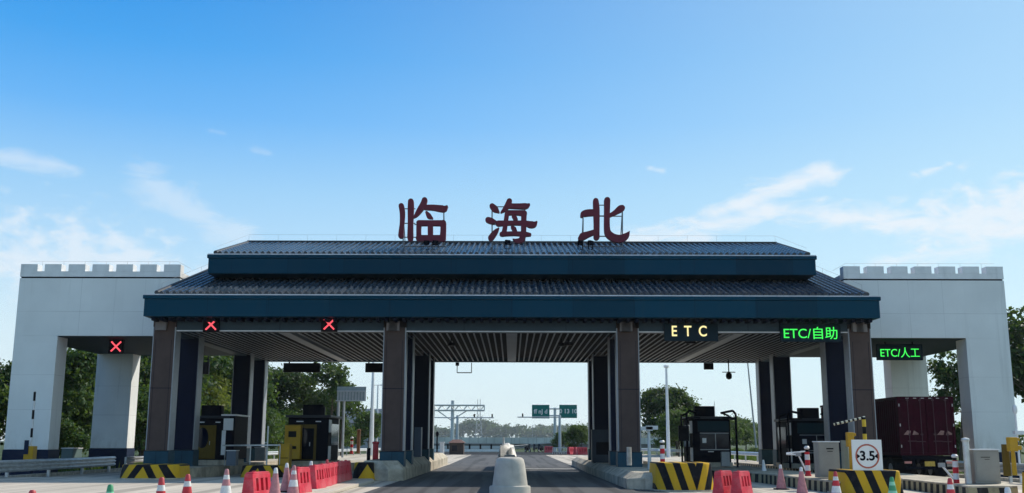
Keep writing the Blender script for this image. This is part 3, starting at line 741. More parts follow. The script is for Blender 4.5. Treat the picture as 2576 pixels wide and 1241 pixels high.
for i, (x, y, Y, lab) in enumerate([(1135, 848, 50.5, 'small camera under the central ceiling, left of its broad middle beam'), (1412, 850, 50.5, 'small camera under the central ceiling, nearer the right pillars'), (1430, 846, 50.0, 'tiny sensor box under the central ceiling beside the right camera'), (1738, 862, 49.0, 'dark sensor below the lit ETC letters')]):
    p = W(x, y, Y); p.z = ZC+0.02
    if cam0 is None:
        cam0 = thing('ceiling_camera', lab, 'camera', p, 0.3, 'small cameras under the canopy')
        MB().box(-.14,.14,-.2,.2,-.36,-.2).build('housing', BLACK, cam0, bevel=0.02)
        MB().tube((0,0,-.2),(0,0,.02),.03).build('stem', BLACKM, cam0)
    else: place(cam0, p, 0.3-0.4*i, lab)

# ------------------------------------------------------------------ islands and their striped noses
def round_plan(x0, x1, y0, y1, r):
    pts = []
    for cx, cy, a0 in ((x0+r, y0+r, math.pi), (x1-r, y0+r, 1.5*math.pi)):
        for k in range(8):
            a = a0+k/7*math.pi/2; pts.append((cx+r*math.cos(a), cy+r*math.sin(a)))
    return pts+[(x1, y1), (x0, y1)]
def island(name, poly, z, label, stripe=False, ledge=None):
    t = thing(name, label, 'traffic island')
    if ledge:
        MB().prism(poly, 0.0, ledge).build('kerb_wall', CONC, t, bevel=0.02)
        cx = sum(p[0] for p in poly)/len(poly)
        tp = [(p[0]+(0.35 if p[0] < cx else -0.35), p[1]+(0.3 if p[1] < 55 else -0.3)) for p in poly]
        MB().prism(poly, ledge+0.001, z, tp).build('island_top', CONC, t, bevel=0.02)
    else:
        MB().prism(poly, 0.0, z-0.06).build('kerb_wall', KERB_STRIPE if stripe else CONC, t)
        MB().prism([(p[0]+(0.0), p[1]) for p in poly], z-0.058, z).build('island_top', CONC, t, bevel=0.015)
    return t
island('toll_island', [(-16.6,44.6),(-14.7,44.6),(-14.5,47),(-14.5,72),(-16.6,72)], 0.5, 'toll island carrying the leftmost row of columns')
island('toll_island', [(-12.2,48.6),(-10.3,48.6),(-9.2,52),(-9.2,72),(-12.4,72)], 0.46, 'toll island carrying the yellow cabin')
island('toll_island', [(-6.9,46.4),(-5.4,45.9),(-4.75,46.3),(-4.7,60),(-5.0,82),(-7.0,82)], 0.86, 'concrete island under the columns left of the road, with a stepped kerb wall', ledge=0.5)
island('toll_island', [(4.25,38.6),(6.9,37.4),(7.3,39),(7.3,52),(7.0,78),(4.5,78),(4.25,60)], 0.60, 'concrete island right of the road, with a stained stepped kerb wall', ledge=0.36)
island('toll_island', [(11.0,35.2),(13.1,35.2),(13.1,74),(9.3,74),(9.3,53),(10.7,45)], 0.42, 'toll island with dirty striped kerb under the dark frame cabin', stripe=True)
island('toll_island', [(14.35,33),(15.9,33),(17.25,37),(17.25,72),(15.3,72),(15.3,50)], 0.38, 'toll island with striped kerb beside the maroon lorry', stripe=True)
def nose(x0, x1, Y, dep, h, r, mode, period, slope, xo, label, zb=0.0, curve=0.0):
    cx = (x0+x1)/2; hw = (x1-x0)/2
    t = thing('island_nose', label, 'crash block', (cx, Y, zb), 0, 'striped blocks at the heads of the toll islands')
    m = stripe_mat('hazard_chevron', mode, period, slope, xo)
    lo = round_plan(-hw, hw, 0, dep, r); hi = round_plan(-hw+0.07, hw-0.07, 0.12, dep, max(0.05, r-0.03))
    MB().prism(lo, 0.0, h, hi).build('painted_block', m, t, bevel=0.05)
    MB().prism(round_plan(-hw-0.04, hw+0.04, -0.04, dep, r), -0.0, 0.05).build('footing', CONC, t)
    return t
nose(-16.55, -14.0, 43.6, 2.2, 0.60, 0.85, 'a', 0.66, 1.57, -0.1, 'black and yellow striped block before the leftmost column', 0.122)
nose(-12.55, -10.5, 47.9, 2.0, 0.60, 0.7, 'a', 0.62, 1.57, -0.1, 'black and yellow striped block before the yellow cabin')
nose(-6.95, -6.0, 45.5, 1.2, 0.80, 0.4, 'a', 0.9, 1.6, 0.2, 'black and yellow painted corner of the island at the left middle column')
nose(5.12, 7.25, 36.9, 2.4, 0.98, 0.75, 'v', 0.52, 3.3, 0.33, 'black and yellow striped block behind the pair of red barriers')
nose(11.0, 12.95, 34.4, 2.2, 0.80, 0.35, 'v', 0.56, 3.0, 0.45, 'black and yellow striped block holding the round width limit sign')
nose(15.85, 17.9, 30.5, 2.2, 0.85, 0.6, 'v', 0.62, 2.6, 0.6, 'black and yellow striped block at the right picture edge')
# road median
t = thing('median_block', 'rounded pale concrete block at the head of the road median', 'crash block', (0.02-0.06, 30.6, 0))
MB().lathe([(0.60,0.0),(0.60,0.40),(0.585,0.44),(0.515,0.455),(0.475,0.75),(0.435,1.05),(0.40,1.19),(0.345,1.245),(0.25,1.262),(0.0,1.265)], 48).build('concrete_body', mat('nose_concrete', (0.50, 0.46, 0.40), 0.85, var=0.14, vs=2.5, bump=0.25, bs=60, streak=0.45), t, smooth=True)
MB().box(-0.24,-0.02,-0.66,-0.62,0.10,0.16).box(-0.3,0.72,-0.70,-0.665,0.15,0.19).build('stick', mat('pale_stick', (0.6, 0.5, 0.3), 0.7), t)
MB().bar((0.6,-0.69,0.16),(0.80,-0.72,0.02),0.06,0.05).build('broken_end', mat('straw', (0.55, 0.42, 0.16), 0.8), t)
t = thing('road_median', 'low concrete median running down the middle of the road', 'median', (-0.1, 31.4, 0))
MB().prism([(-0.42,0),(0.42,0),(0.42,30),(-0.42,30)], 0.007, 0.95, [(-0.3,0),(0.3,0),(0.3,30),(-0.3,30)]).build('concrete_wall', CONC_L, t, bevel=0.03)
def lumpy(name, x0, x1, y0, y1, z0, h, m, parent, seed, nx=7, ny=26):
    r = random.Random(seed); vs = []; fs = []
    for j in range(ny+1):
        for i in range(nx+1):
            u, v = i/nx, j/ny; e = math.sin(math.pi*u)**0.22*min(1, 12*v, 12*(1-v))**0.4 if 0 < i < nx and 0 < j < ny else 0
            vs.append((x0+(x1-x0)*u+r.uniform(-.02,.02), y0+(y1-y0)*v, z0+h*e*(1+0.22*r.uniform(-1,1)+0.14*math.sin(v*40))))
    for j in range(ny):
        for i in range(nx):
            a = j*(nx+1)+i; fs.append((a, a+1, a+nx+2, a+nx+1))
    b = len(vs)
    rim = [i for i in range(nx+1)]+[j*(nx+1)+nx for j in range(1, ny+1)]+[ny*(nx+1)+i for i in range(nx-1, -1, -1)]+[j*(nx+1) for j in range(ny-1, 0, -1)]
    fs.append(tuple(rim[::-1]))
    mb = MB(); mb.add(vs, fs); return mb.build(name, m, parent, smooth=True)
t = thing('covered_sandbag_row', 'row of sandbags under white crumpled sheeting on the median', 'sandbags', (-0.26, 62.0, 0.62))
lumpy('white_sheet', -0.56, 0.56, 0.3, 12, 0.22, 0.60, TARP, t, 5)
lumpy('black_sheet', -0.64, 0.64, 0, 12.3, 0.0, 0.30, BLACK, t, 6)
MB().box(-.5,.5,.1,12.1,-.62,.02).build('plinth', CONC_L, t)

# ------------------------------------------------------------------ cabins
def booth(x, Y, z, w, dep, h, label, style, ac_dx):
    t = thing('toll_cabin', label, 'toll cabin', (x, Y, z))
    hw = w/2
    if style == 'yellow':
        MB().box(-hw, hw, 0, dep, 0.25, h).build('body', BLACKM, t, bevel=0.03)
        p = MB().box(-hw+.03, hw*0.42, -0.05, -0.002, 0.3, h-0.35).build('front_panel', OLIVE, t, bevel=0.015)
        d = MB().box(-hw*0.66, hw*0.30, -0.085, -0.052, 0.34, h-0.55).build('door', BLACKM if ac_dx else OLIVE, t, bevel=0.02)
        MB().prism([(0.30*math.cos(a)*(1 if abs(math.cos(a))<.8 else .98), 0.52*math.sin(a)) for a in [k*math.pi/12 for k in range(24)]], 0, 0.02).build('door_window', GLASS, d)
        dw = d.children[0]; dw.rotation_euler = (R(90), 0, 0); dw.location = (-hw*0.28, -0.088, h*0.58)
        MB().box(hw*0.10,hw*0.13,-0.12,-0.088,1.0,1.2).build('handle', GALV, d)
    else:
        MB().box(-hw, hw, 0, dep, 0.25, h).build('body', BLACKM, t, bevel=0.03)
        MB().box(-hw*0.62, hw*0.94, -0.04, -0.002, 0.9, h-0.72).build('front_window', GLASS, t, bevel=0.01)
        MB().box(-hw*0.72, hw*0.96, -0.05, -0.002, h-0.66, h-0.12).build('head_panel', mat('teal_panel', (0.006, 0.030, 0.042), 0.5, spec=0.1), t, bevel=0.01)
        MB().box(hw*0.45, hw*0.9, -0.3, -0.06, 0.05, 0.8).build('cabinet_box', GREY, t, bevel=0.01)
        MB().box(-hw*.2, hw*.1, -0.035, -0.003, 0.78, 0.82).build('handle', GALV, t)
    if style != 'yellow':
        fw = [c for c in t.children if c.name.startswith('front_window')][0]
        MB().box(-hw*.62,hw*.94,-.055,-.041,h-.76,h-.72).box(-hw*.62,hw*.94,-.055,-.041,.88,.93).box(hw*.2,hw*.24,-.055,-.041,.931,h-.761).build('window_frame', GREY, fw)
        MB().box(-hw*.5,-hw*.28,-.046,-.0415,1.25,1.5).build('notice', SIGN_WHITE, fw)
    else:
        MB().box(-hw*.6,-hw*.25,-.02,-.001,h-.22,h-.17).build('strip_lamp', WHITEM, t); MB().box(hw*.35,hw*.62,-.02,-.001,h-.22,h-.17).build('strip_lamp', WHITEM, t)
    # glazed flank with white panels on the lane side
    sx = 1 if style == 'yellow' else -1
    for a, b, nm, m in ((0.08, 0.75, 'flank_panel', WHITEM),):
        MB().box(sx*hw if sx > 0 else -hw-0.03, hw+0.03 if sx > 0 else -hw, a, b, h-0.75, h-0.1).build(nm, m, t)
        MB().box(sx*hw if sx > 0 else -hw-0.03, hw+0.03 if sx > 0 else -hw, a, b, 0.3, 1.0).build(nm, WHITEM, t)
    MB().box(sx*hw if sx > 0 else -hw-0.025, hw+0.025 if sx > 0 else -hw, 0.78, dep-0.2, 1.05, h-0.3).build('service_window', GLASS, t)
    MB().box(-hw-0.12, hw+0.12, -0.14, dep+0.14, h+0.001, h+0.13).build('roof', mat('cabin_roof', (0.03, 0.035, 0.045), 0.45, spec=0.2), t, bevel=0.02)
    ac = MB().box(ac_dx-0.52, ac_dx+0.52, 0.25, 0.75, h+0.135, h+0.68).build('air_conditioner', BLACKM, t, bevel=0.03)
    MB().tube((ac_dx-0.15, 0.24, h+0.42), (ac_dx-0.15, 0.255, h+0.42), 0.2, n=16).build('fan_grille', BLACK, ac)
    MB().box(-hw-0.1, hw+0.1, -0.1, dep+0.1, 0.0, 0.249).build('base_slab', CONC, t)
    return t
ba = booth(-15.6, 53.6, 0.5, 1.9, 3.2, 2.35, 'dark toll cabin with a dim yellow door behind the leftmost columns', 'yellow', 0.0)
MB().box(0.72,1.35,-0.1,2.6,0.3,2.48).build('side_bay', BLACKM, ba, bevel=0.02)
MB().box(0.78,1.28,-0.13,-0.102,1.75,2.35).build('side_bay_panel', WHITEM, ba)
MB().box(0.72,0.92,-0.13,-0.102,0.5,1.74).build('side_bay_post', WHITEM, ba)
MB().box(0.66,1.42,-0.2,2.7,2.481,2.56).build('side_bay_roof', WHITEM, ba)
MB().box(0.98,1.25,-0.14,-0.103,1.25,1.62).build('payment_screen', GLASS, ba)
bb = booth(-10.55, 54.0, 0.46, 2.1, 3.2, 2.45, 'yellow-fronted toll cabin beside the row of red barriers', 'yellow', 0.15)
MB().box(-1.1,-0.28,-0.55,-0.06,0.35,2.05).build('side_cabinet', YELLOW, bb, bevel=0.02)
MB().box(-0.9,-0.5,-0.575,-0.552,1.45,1.75).build('cabinet_vent', BLACK, bb)
MB().box(-0.92,-0.48,-0.575,-0.552,0.85,1.0).build('cabinet_slot', BLACK, bb)
MB().box(0.62,0.8,0.1,0.3,2.585,3.0).build('roof_lamp', BLACK, bb)
bc = booth(10.55, 55.0, 0.42, 1.95, 3.0, 2.5, 'dark glazed toll cabin with a black pipe frame behind the striped block', 'glass', -0.25)
bd = booth(15.75, 54.6, 0.38, 2.1, 3.0, 2.45, 'dark toll cabin with curved roof bars beside the rightmost columns', 'glass', 0.0)
for b, sp in ((bc, (-1.3, 1.3)), (bd, (-1.25, 1.35))):
    for sx in sp:
        mb = MB(); e = 0.36 if sx > 0 else -0.36
        mb.path([(sx, -0.15, 0.0), (sx, -0.15, 2.75), (sx-e*0.4, -0.15, 2.93), (sx-e*2.2, -0.15, 2.8)], 0.06, 8)
        mb.path([(sx, 1.6, 0.0), (sx, 1.6, 2.7), (sx-e, 1.6, 2.85)], 0.05, 8); mb.tube((sx, -0.15, 2.55), (sx-e*2.0, -0.15, 2.55), 0.04)
        mb.tube((sx, -0.15, 2.5), (sx, 1.6, 2.5), 0.04)
        mb.build('pipe_frame', BLACKM, b, smooth=True)
MB().box(-1.75,-1.2,-0.25,-0.1,1.35,2.15).build('lane_light_board', BLACK, bc, bevel=0.02)
# loose cabinets and equipment on the islands
def cabinet(x0, x1, y0, y1, Y, m, label, vents, name='equipment_cabinet', dep=0.6, cap=True, group=None):
    a, b = W(x0, y1, Y), W(x1, y0, Y)
    t = thing(name, label, 'cabinet', ((a.x+b.x)/2, Y, a.z), 0, group); hw, h = (b.x-a.x)/2, b.z-a.z
    body = MB().box(-hw, hw, 0, dep, 0, h).build('body', m, t, bevel=0.012)
    if cap: MB().box(-hw-0.03, hw+0.03, -0.04, dep+0.03, h+0.001, h+0.04).build('lid', WHITEM, t)
    d = MB().box(-hw+.04, hw-.04, -0.018, -0.001, 0.08, h-0.06).build('door', m, t, bevel=0.006)
    v = MB()
    for (u0, u1, w0, w1) in vents: v.box(-hw+2*hw*u0, -hw+2*hw*u1, -0.024, -0.019, h*w0, h*w1)
    if vents: v.build('vent', BLACK, d)
    return t
CAB = mat('cabinet_grey', (0.30, 0.285, 0.25), 0.5, var=0.1, vs=1.5, streak=0.3)
cabinet(2062, 2110, 1113, 1202, 38.2, CAB, 'grey metal cabinet on the striped island near the red and white bollard', [(.38,.72,.80,.835),(.42,.68,.735,.755)])
cabinet(2456, 2512, 1133, 1217, 34.5, CAB, 'grey metal cabinet at the foot of the right tower', [(.25,.62,.78,.80),(.4,.6,.72,.735)])
cabinet(697, 729, 1117, 1204, 50.4, YELLOW, 'yellow metal cabinet beside the yellow cabin', [(.1,.9,.58,.60)], cap=False)
cabinet(640, 667, 1127, 1160, 59.3, GREY, 'grey box between the leftmost columns', [], dep=0.5)
cabinet(568, 594, 1135, 1172, 51.6, mat('blue_grey', (0.10, 0.13, 0.17), 0.5), 'pale blue box with white top beside the leftmost cabin', [], dep=0.5)
cabinet(1041, 1060, 1075, 1156, 58.3, mat('navy_cabinet', (0.02, 0.05, 0.10), 0.45), 'tall navy cabinet between the columns left of the road', [], dep=0.7, cap=False)
cabinet(1490, 1540, 1081, 1165, 57.0, mat('slate_cabinet', (0.04, 0.052, 0.07), 0.5, spec=0.15, var=0.1), 'slate grey cabinet between the columns right of the road', [(.2,.9,.25,.62)], dep=0.7, cap=False)
cabinet(151, 185, 1129, 1178, 58.0, mat('teal_box', (0.10, 0.16, 0.16), 0.6, var=0.1), 'grey green box with white rim behind the left guardrail', [], dep=1.2)
# handrail beside the left cabin
t = thing('island_handrail', 'thin metal handrail from the leftmost cabin to the yellow cabinet', 'railing', (0,0,0))
mb = MB(); a, b = W(560, 1121, 52.3), W(705, 1120, 50.2)
mb.bar(a, b, 0.05, 0.07)
for f in (0.05, 0.5, 1.0):
    p = a.lerp(b, f); mb.tube((p.x, p.y, 0.46), p, 0.025)
mb.tube(W(675, 1072, 51.0), (W(675,1072,51.0).x, 51.0, 0.4), 0.04)
mb.build('rail', GALV, t)

# ------------------------------------------------------------------ width limit sign
p = W(2184, 1182, 34.6)
t = thing('width_limit_sign', 'square white sign with a red ring reading 3.5 on the striped block', 'road sign', (p.x, 34.6, p.z-0.02))
s = 37*34.6/2576; MB().box(-s, s, 0, 0.04, 0, 2*s).build('board', SIGN_WHITE, t, bevel=0.005)
def ring(r0, r1, c, y0, y1, n=40):
    mb = MB(); vs = []
    for yy in (y0, y1):
        for r in (r0, r1):
            for k in range(n):
                a = 2*math.pi*k/n; vs.append((c[0]+r*math.cos(a), yy, c[1]+r*math.sin(a)))
    fs = []
    for k in range(n):
        q = (k+1) % n; fs += [(k, q, n+q, n+k), (2*n+k, 3*n+k, 3*n+q, 2*n+q), (n+k, n+q, 3*n+q, 3*n+k), (k, 2*n+k, 2*n+q, q)]
    mb.add(vs, fs); return mb
ring(s*.70, s*.80, (0, s*.92), -0.012, -0.001).build('red_ring', mat('sign_red', (0.45, 0.10, 0.06), 0.5, var=0.15, vs=8), t)
text_mesh('lettering', '3.5', s*0.85, BLACK, t, (0, -0.006, s*0.92), ext=0.004, bold=0.012)
MB().plate([(-s*.69, s*1.08), (-s*.69, s*.76), (-s*.47, s*.92)], -0.009, -0.001).plate([(s*.69, s*1.1), (s*.69, s*.74), (s*.47, s*.92)], -0.009, -0.001).build('width_arrow', BLACK, t)
MB().box(-.05,.05,.042,.1,-.05,2*s*.8).build('post', GALV, t)

# ------------------------------------------------------------------ poles, booms, bollards
t = thing('folding_boom_barrier', 'black and yellow bent boom above the width limit sign', 'boom barrier', (0,0,0))
b0 = W(2176, 1110, 36.8); b1 = W(2176, 1050, 36.8); b2 = W(2098, 1068, 36.8)
q = MB().tube((0,0,-(b0.z-0.4)), (0,0,b1.z-b0.z), 0.07, n=10).build('upright', BAR_STRIPE, t, smooth=True); q.location = b0
q = MB().tube((0,0,0), (0,0,(b2-b1).length), 0.045, n=8).build('folded_arm', stripe_mat('arm_stripe','z',0.16,0,duty=.5,ca=(.6,.58,.45),dirt=.1), t); q.location = b1; q.rotation_euler = (b2-b1).to_track_quat('Z','Y').to_euler()
def yellow_head_post(x, ytop, ybot, Y, label, wide, facing):
    a = W(x, ybot, Y); b = W(x, ytop, Y); h = b.z-a.z
    t = thing('yellow_detector_post', label, 'detector post', (a.x, Y, a.z), 0, 'yellow detector posts on the islands')
    MB().tube((0,0,0),(0,0,h*.62),.075, .06, n=10).build('post', YELLOW, t, smooth=True)
    MB().box(-wide*.5, wide*.5, -.12, .12, h*.621, h).box(facing*wide*.45, facing*wide*.95, -.1, .1, h*.66, h*.78).box(facing*wide*.45, facing*wide*.8, -.1, .1, h*.9, h*.985).build('head', YELLOW, t, bevel=0.03)
    MB().box(facing*wide*.46, facing*wide*.6, -.105, .08, h*.79, h*.89).build('lens', BLACK, t)
    return t
yellow_head_post(2143, 1088, 1184, 36.2, 'yellow detector post just left of the width limit sign', 0.24, 1)
yellow_head_post(2553, 1100, 1196, 32.0, 'yellow detector post before the right tower leg', 0.26, 1)
def post(x, ytop, ybot, Y, r, m, name, label, cat, cap=None, n=12):
    a = W(x, ybot, Y); b = W(x, ytop, Y)
    t = thing(name, label, cat, (a.x, Y, a.z))
    MB().tube((0,0,0), (0,0,b.z-a.z), r, r*.95, n=n).build('shaft', m, t, smooth=True)
    if cap: MB().lathe([(r*1.1,0),(r*1.25,.04),(r*1.1,.1),(0.0,.13)], 12, (0,0,b.z-a.z)).build('cap', cap, t, smooth=True)
    return t
post(2437, 1111, 1217, 34.6, 0.11, GALV, 'steel_post', 'bare grey steel post between the red bollard and the tower cabinet', 'post', GALV)
post(2535, 1118, 1198, 32.6, 0.12, OLIVE, 'flat_yellow_post', 'dull yellow post beside the detector post at the right', 'post')
post(2129, 1108, 1195, 37.3, 0.14, mat('green_grey', (0.2, 0.22, 0.17), 0.6, var=.1), 'grey_green_post', 'grey green post left of the yellow detector post', 'post')
post(1583, 1125, 1171, 40.5, 0.10, CONC_L, 'concrete_marker', 'slim tapering concrete marker before the right middle column', 'marker post')
def delineator(x, ytop, ybot, Y, label):
    a = W(x, ybot, Y); b = W(x, ytop, Y); h = b.z-a.z
    t = thing('striped_bollard', label, 'bollard', (a.x, Y, a.z), 0, 'red and white striped bollards on the islands')
    MB().lathe([(.13,0),(.12,.05),(.095,.09),(.09,h*.8)], 14).build('shaft', RED_WHITE, t, smooth=True)
    MB().tube((0,0,h*.8),(0,0,h*.88),.06,n=10).build('neck', BLACK, t)
    MB().lathe([(.05,h*.88),(.10,h*.9),(.11,h*.95),(.06,h)], 12).build('cap', BAND, t, smooth=True)
    return t
delineator(2033, 1122, 1198, 39.5, 'red and white bollard left of the grey cabinet, with a white boom folded from it')
delineator(2407, 1143, 1222, 35.0, 'red and white bollard before the lorry')
delineator(1667, 1108, 1168, 41.0, 'red and white bollard rising behind the striped block, near the dark frame cabin')
delineator(884, 1099, 1142, 67.0, 'red and white bollard in the sunlit lane beyond the yellow cabin')
post(901, 1085, 1141, 68.0, 0.12, RUST, 'rusty_post', 'rusty brown post in the sunlit lane beyond the yellow cabin', 'post', RUST)
post(944, 1117, 1165, 50.0, 0.14, REDC, 'red_post', 'dark red tattered post beside the left middle column', 'post', REDC)
post(926, 1127, 1190, 49.5, 0.09, BLACKM, 'black_post', 'black post at the end of the red barrier row', 'post')
def boom(label, pts, Y, r):
    t = thing('white_boom', label, 'boom barrier', (0,0,0), 0, 'white lane booms')
    MB().path([W(x, y, Y) for x, y in pts], r, 8).build('arm', WHITEM, t)
    p = W(*pts[1], Y); MB().box(p.x-.1, p.x+.1, Y-.06, Y+.06, p.z-.06, p.z+.08).build('hinge', GREY, t)
boom('white boom folded beside the bollard left of the grey cabinet', [(1978, 1143), (2008, 1144), (2030, 1190)], 39.7, 0.03)
boom('white boom leaning on the bollard before the lorry', [(2368, 1170), (2369, 1171), (2406, 1214)], 35.1, 0.035)
t = thing('upper_boom', 'thin white boom arm reaching left above the folded boom', 'boom barrier')
MB().path([W(1978, 1140, 40.2), W(2027, 1136, 40.2)], 0.025, 6).build('arm', WHITEM, t)
a, b = W(77, 1124, 49.6), W(88, 983, 49.6)
t = thing('raised_barrier_pole', 'black and white raised boom pole before the left tower', 'boom barrier', a)
q = MB().tube((0,0,0),(0,0,(b-a).length),.055,n=10).build('arm', BAR_WHITE, t, smooth=True); q.rotation_euler = (b-a).to_track_quat('Z','Y').to_euler()
h0 = a.z
MB().box(-.22,.22,-.2,.25,-.62,.03).build('drive_box', YELLOW, t, bevel=0.03)
MB().box(-.2,.0,-.24,-.201,-.35,.3).box(-.15,.15,-.12,.18,-h0+.02,-.621).build('bracket', DARK_PLINTH, t)

# ------------------------------------------------------------------ cones
def make_cone(m_body, m_band, m_tip, h, label, wide=0.2, group='traffic cones on the pavement', m_up=None):
    t = thing('traffic_cone', label, 'traffic cone', (0,0,-50), 0, group)
    rr = lambda z: 0.045+(wide-0.045)*(1-z/h)**1.15
    zs = [0.04, h*.34, h*.55, h*.78, h]
    MB().lathe([(rr(.04), .04), (rr(h*.2), h*.2), (rr(h*.34), h*.34)], 16).build('lower_body', m_body, t, smooth=True)
    MB().lathe([(rr(h*.34), h*.341), (rr(h*.45), h*.45), (rr(h*.55), h*.55)], 16).build('band', m_band, t, smooth=True)
    MB().lathe([(rr(h*.55), h*.551), (rr(h*.66), h*.66), (rr(h*.72), h*.72)], 16).build('upper_body', m_up or m_body, t, smooth=True)
    MB().lathe([(rr(h*.72), h*.721), (rr(h*.84), h*.84)], 16).build('band', m_band, t, smooth=True)
    MB().lathe([(rr(h*.84), h*.841), (rr(h*.97), h*.97), (0.03, h), (0.0, h)], 16).build('tip', m_tip, t, smooth=True)
    MB().box(-.24,.24,-.24,.24,0,.04).build('base', BLACK, t, bevel=0.01)
    return t
C_RED = make_cone(REDC, BAND, REDC, .9, 'red cone')
C_FAD = make_cone(PINK, BAND, PINK, .9, 'faded cone')
C_PALE = make_cone(PINK, PINK, BAND, .9, 'pale cone')
C_GRN = make_cone(GREENC, GREENL, GREENC, .8, 'green cone')
C_WHT = make_cone(BLACK, BAND, BAND, .92, 'white cone', .19, m_up=BAND)
seen = set()
def cone(src, x, ytop, label, z=0.12, h=.9, rz=0.0, lean=0.0):
    d = ray(x, ytop); t = (z+h-CAM_H)/d.z
    first = id(src) not in seen; seen.add(id(src))
    o = place(src, (d.x*t, d.y*t, z), rz, label, first)
    if lean: o.rotation_euler = (0, lean, rz)
    return o
cone(C_RED, 82, 1233, 'red cone tip alone at the bottom left corner')
cone(C_GRN, 278, 1219, 'green cone on the left pavement, between two red cones', h=.8)
cone(C_RED, 407, 1201, 'red and white cone before the striped block of the leftmost column')
cone(C_RED, 473, 1193, 'red and white cone second from the leftmost column block, slightly taller in view')
cone(C_FAD, 571, 1180, 'sun-faded cone with a white collar left of the nearest red barrier')
cone(C_PALE, 694, 1177, 'pale pink cone just right of the nearest red barrier')
cone(C_PALE, 722, 1165, 'pale pink cone touching the second red barrier')
cone(C_FAD, 740, 1171, 'faded cone standing before the second red barrier')
cone(C_PALE, 783, 1160, 'pale pink cone between the second and third red barriers')
cone(C_RED, 823, 1156, 'red and white cone among the third and fourth red barriers')
cone(C_WHT, 1922, 1158, 'crumpled white cone with a black foot, nearest the striped kerb', z=0.0, lean=-0.04)
cone(C_PALE, 1963, 1169, 'pale pink cone with a grey tip, middle of three by the striped kerb', z=0.0)
cone(C_PALE, 2015, 1175, 'dusty pink cone with a darker tip, third by the striped kerb', z=0.0)
cone(C_RED, 2101, 1186, 'red and white cone touching the width limit block', z=0.0)
cone(C_GRN, 2243, 1200, 'pale green cone before the right edge of the width limit block', z=0.0, h=.8)
cone(C_RED, 2389, 1203, 'red and white cone before the striped island of the lorry lane', z=0.0)
cone(C_WHT, 2534, 1226, 'white cone stub at the bottom right corner', z=0.0, h=.92)

# ------------------------------------------------------------------ water-filled barriers
def make_barrier(L):
    t = thing('plastic_barrier', 'x', 'road barrier', (0,0,-50), 0, 'red plastic road barriers')
    H = .78; hw = lambda z: .215-.11*(z/H)**.8
    mb = MB()
    def seg(x0, x1, z0, z1, k=0.0):
        a, b = hw(z0)-k, hw(z1)-k
        mb.hexa([(x0,-a,z0),(x1,-a,z0),(x1,a,z0),(x0,a,z0)], [(x0,-b,z1),(x1,-b,z1),(x1,b,z1),(x0,b,z1)])
    e = L/2
    seg(-e, e, 0, .30); seg(-e, e, .62, .74); seg(-e+.06, e-.06, .74, H)
    xs = [-e, -e+.22, -e+.22+.10, 0, 0, e-.32, e-.22, e]
    seg(-e, -e+.2, .30, .62); seg(e-.2, e, .30, .62)
    n = 2; wdt = (L-.4); sl_ = wdt/(2*n+1)
    for i in range(n): 
        a = -e+.2+sl_*(2*i+1); seg(a, a+sl_, .30, .62)
    mb.build('body', RED, t, bevel=0.012)
    MB().box(-e+.08, e-.08, -.03, .03, .31, .61).build('web', mat('red_dark', (0.40, 0.015, 0.03), .5), t)
    MB().tube((-e*.45,0,H-.01),(-e*.45,0,H+.03),.05,n=12).build('filler_cap', REDC, t)
    return t
B0 = make_barrier(1.15); bar_first = [True]
def barrier(x, Y, z, rz, label):
    o = place(B0, (x, Y, z), rz, label, bar_first[0]); bar_first[0] = False; return o
ords = ['nearest and largest red barrier of the row along the road edge', 'second nearest red barrier of the road edge row, behind the faded cones',
        'third nearest red barrier of the road edge row', 'fourth nearest red barrier of the road edge row', 'fifth nearest red barrier of the road edge row',
        'red barrier sixth along the road edge row', 'red barrier seventh along the road edge row', 'red barrier next to last in the road edge row', 'farthest red barrier of the road edge row, by the island corner']
bp = [(-6.75, 27.9, 80), (-6.62, 32.9, 82), (-6.7, 36.0, 84), (-6.75, 37.6, 86), (-6.8, 39.0, 92), (-6.85, 40.4, 88), (-6.9, 41.8, 90), (-6.95, 43.2, 85), (-7.05, 44.7, 92)]
for (x, Y, a), lab in zip(bp, ords): barrier(x, Y, .12, R(a), lab)
p = W(1819, 1181, 34.6); barrier(p.x, 34.6, 0.0, R(60), 'left one of the red barrier pair before the striped block')
p = W(1864, 1184, 34.2); barrier(p.x, 34.2, 0.0, R(60), 'right one of the red barrier pair before the striped block')
for x, Y, a, lab in ((1380, 171.0, 5, 'lone red barrier far down the road'), (1434, 145, 60, 'red barrier at the far road end beyond the right island, first of three'), (1447, 143, 75, 'red barrier at the far road end beyond the right island, second of three'), (1462, 141, 20, 'red barrier at the far road end beyond the right island, third of three')):
    o = barrier((x-1288)*Y/2576, Y, 0.0, R(a), lab); o.scale = (1.25, 1.25, 1.3)

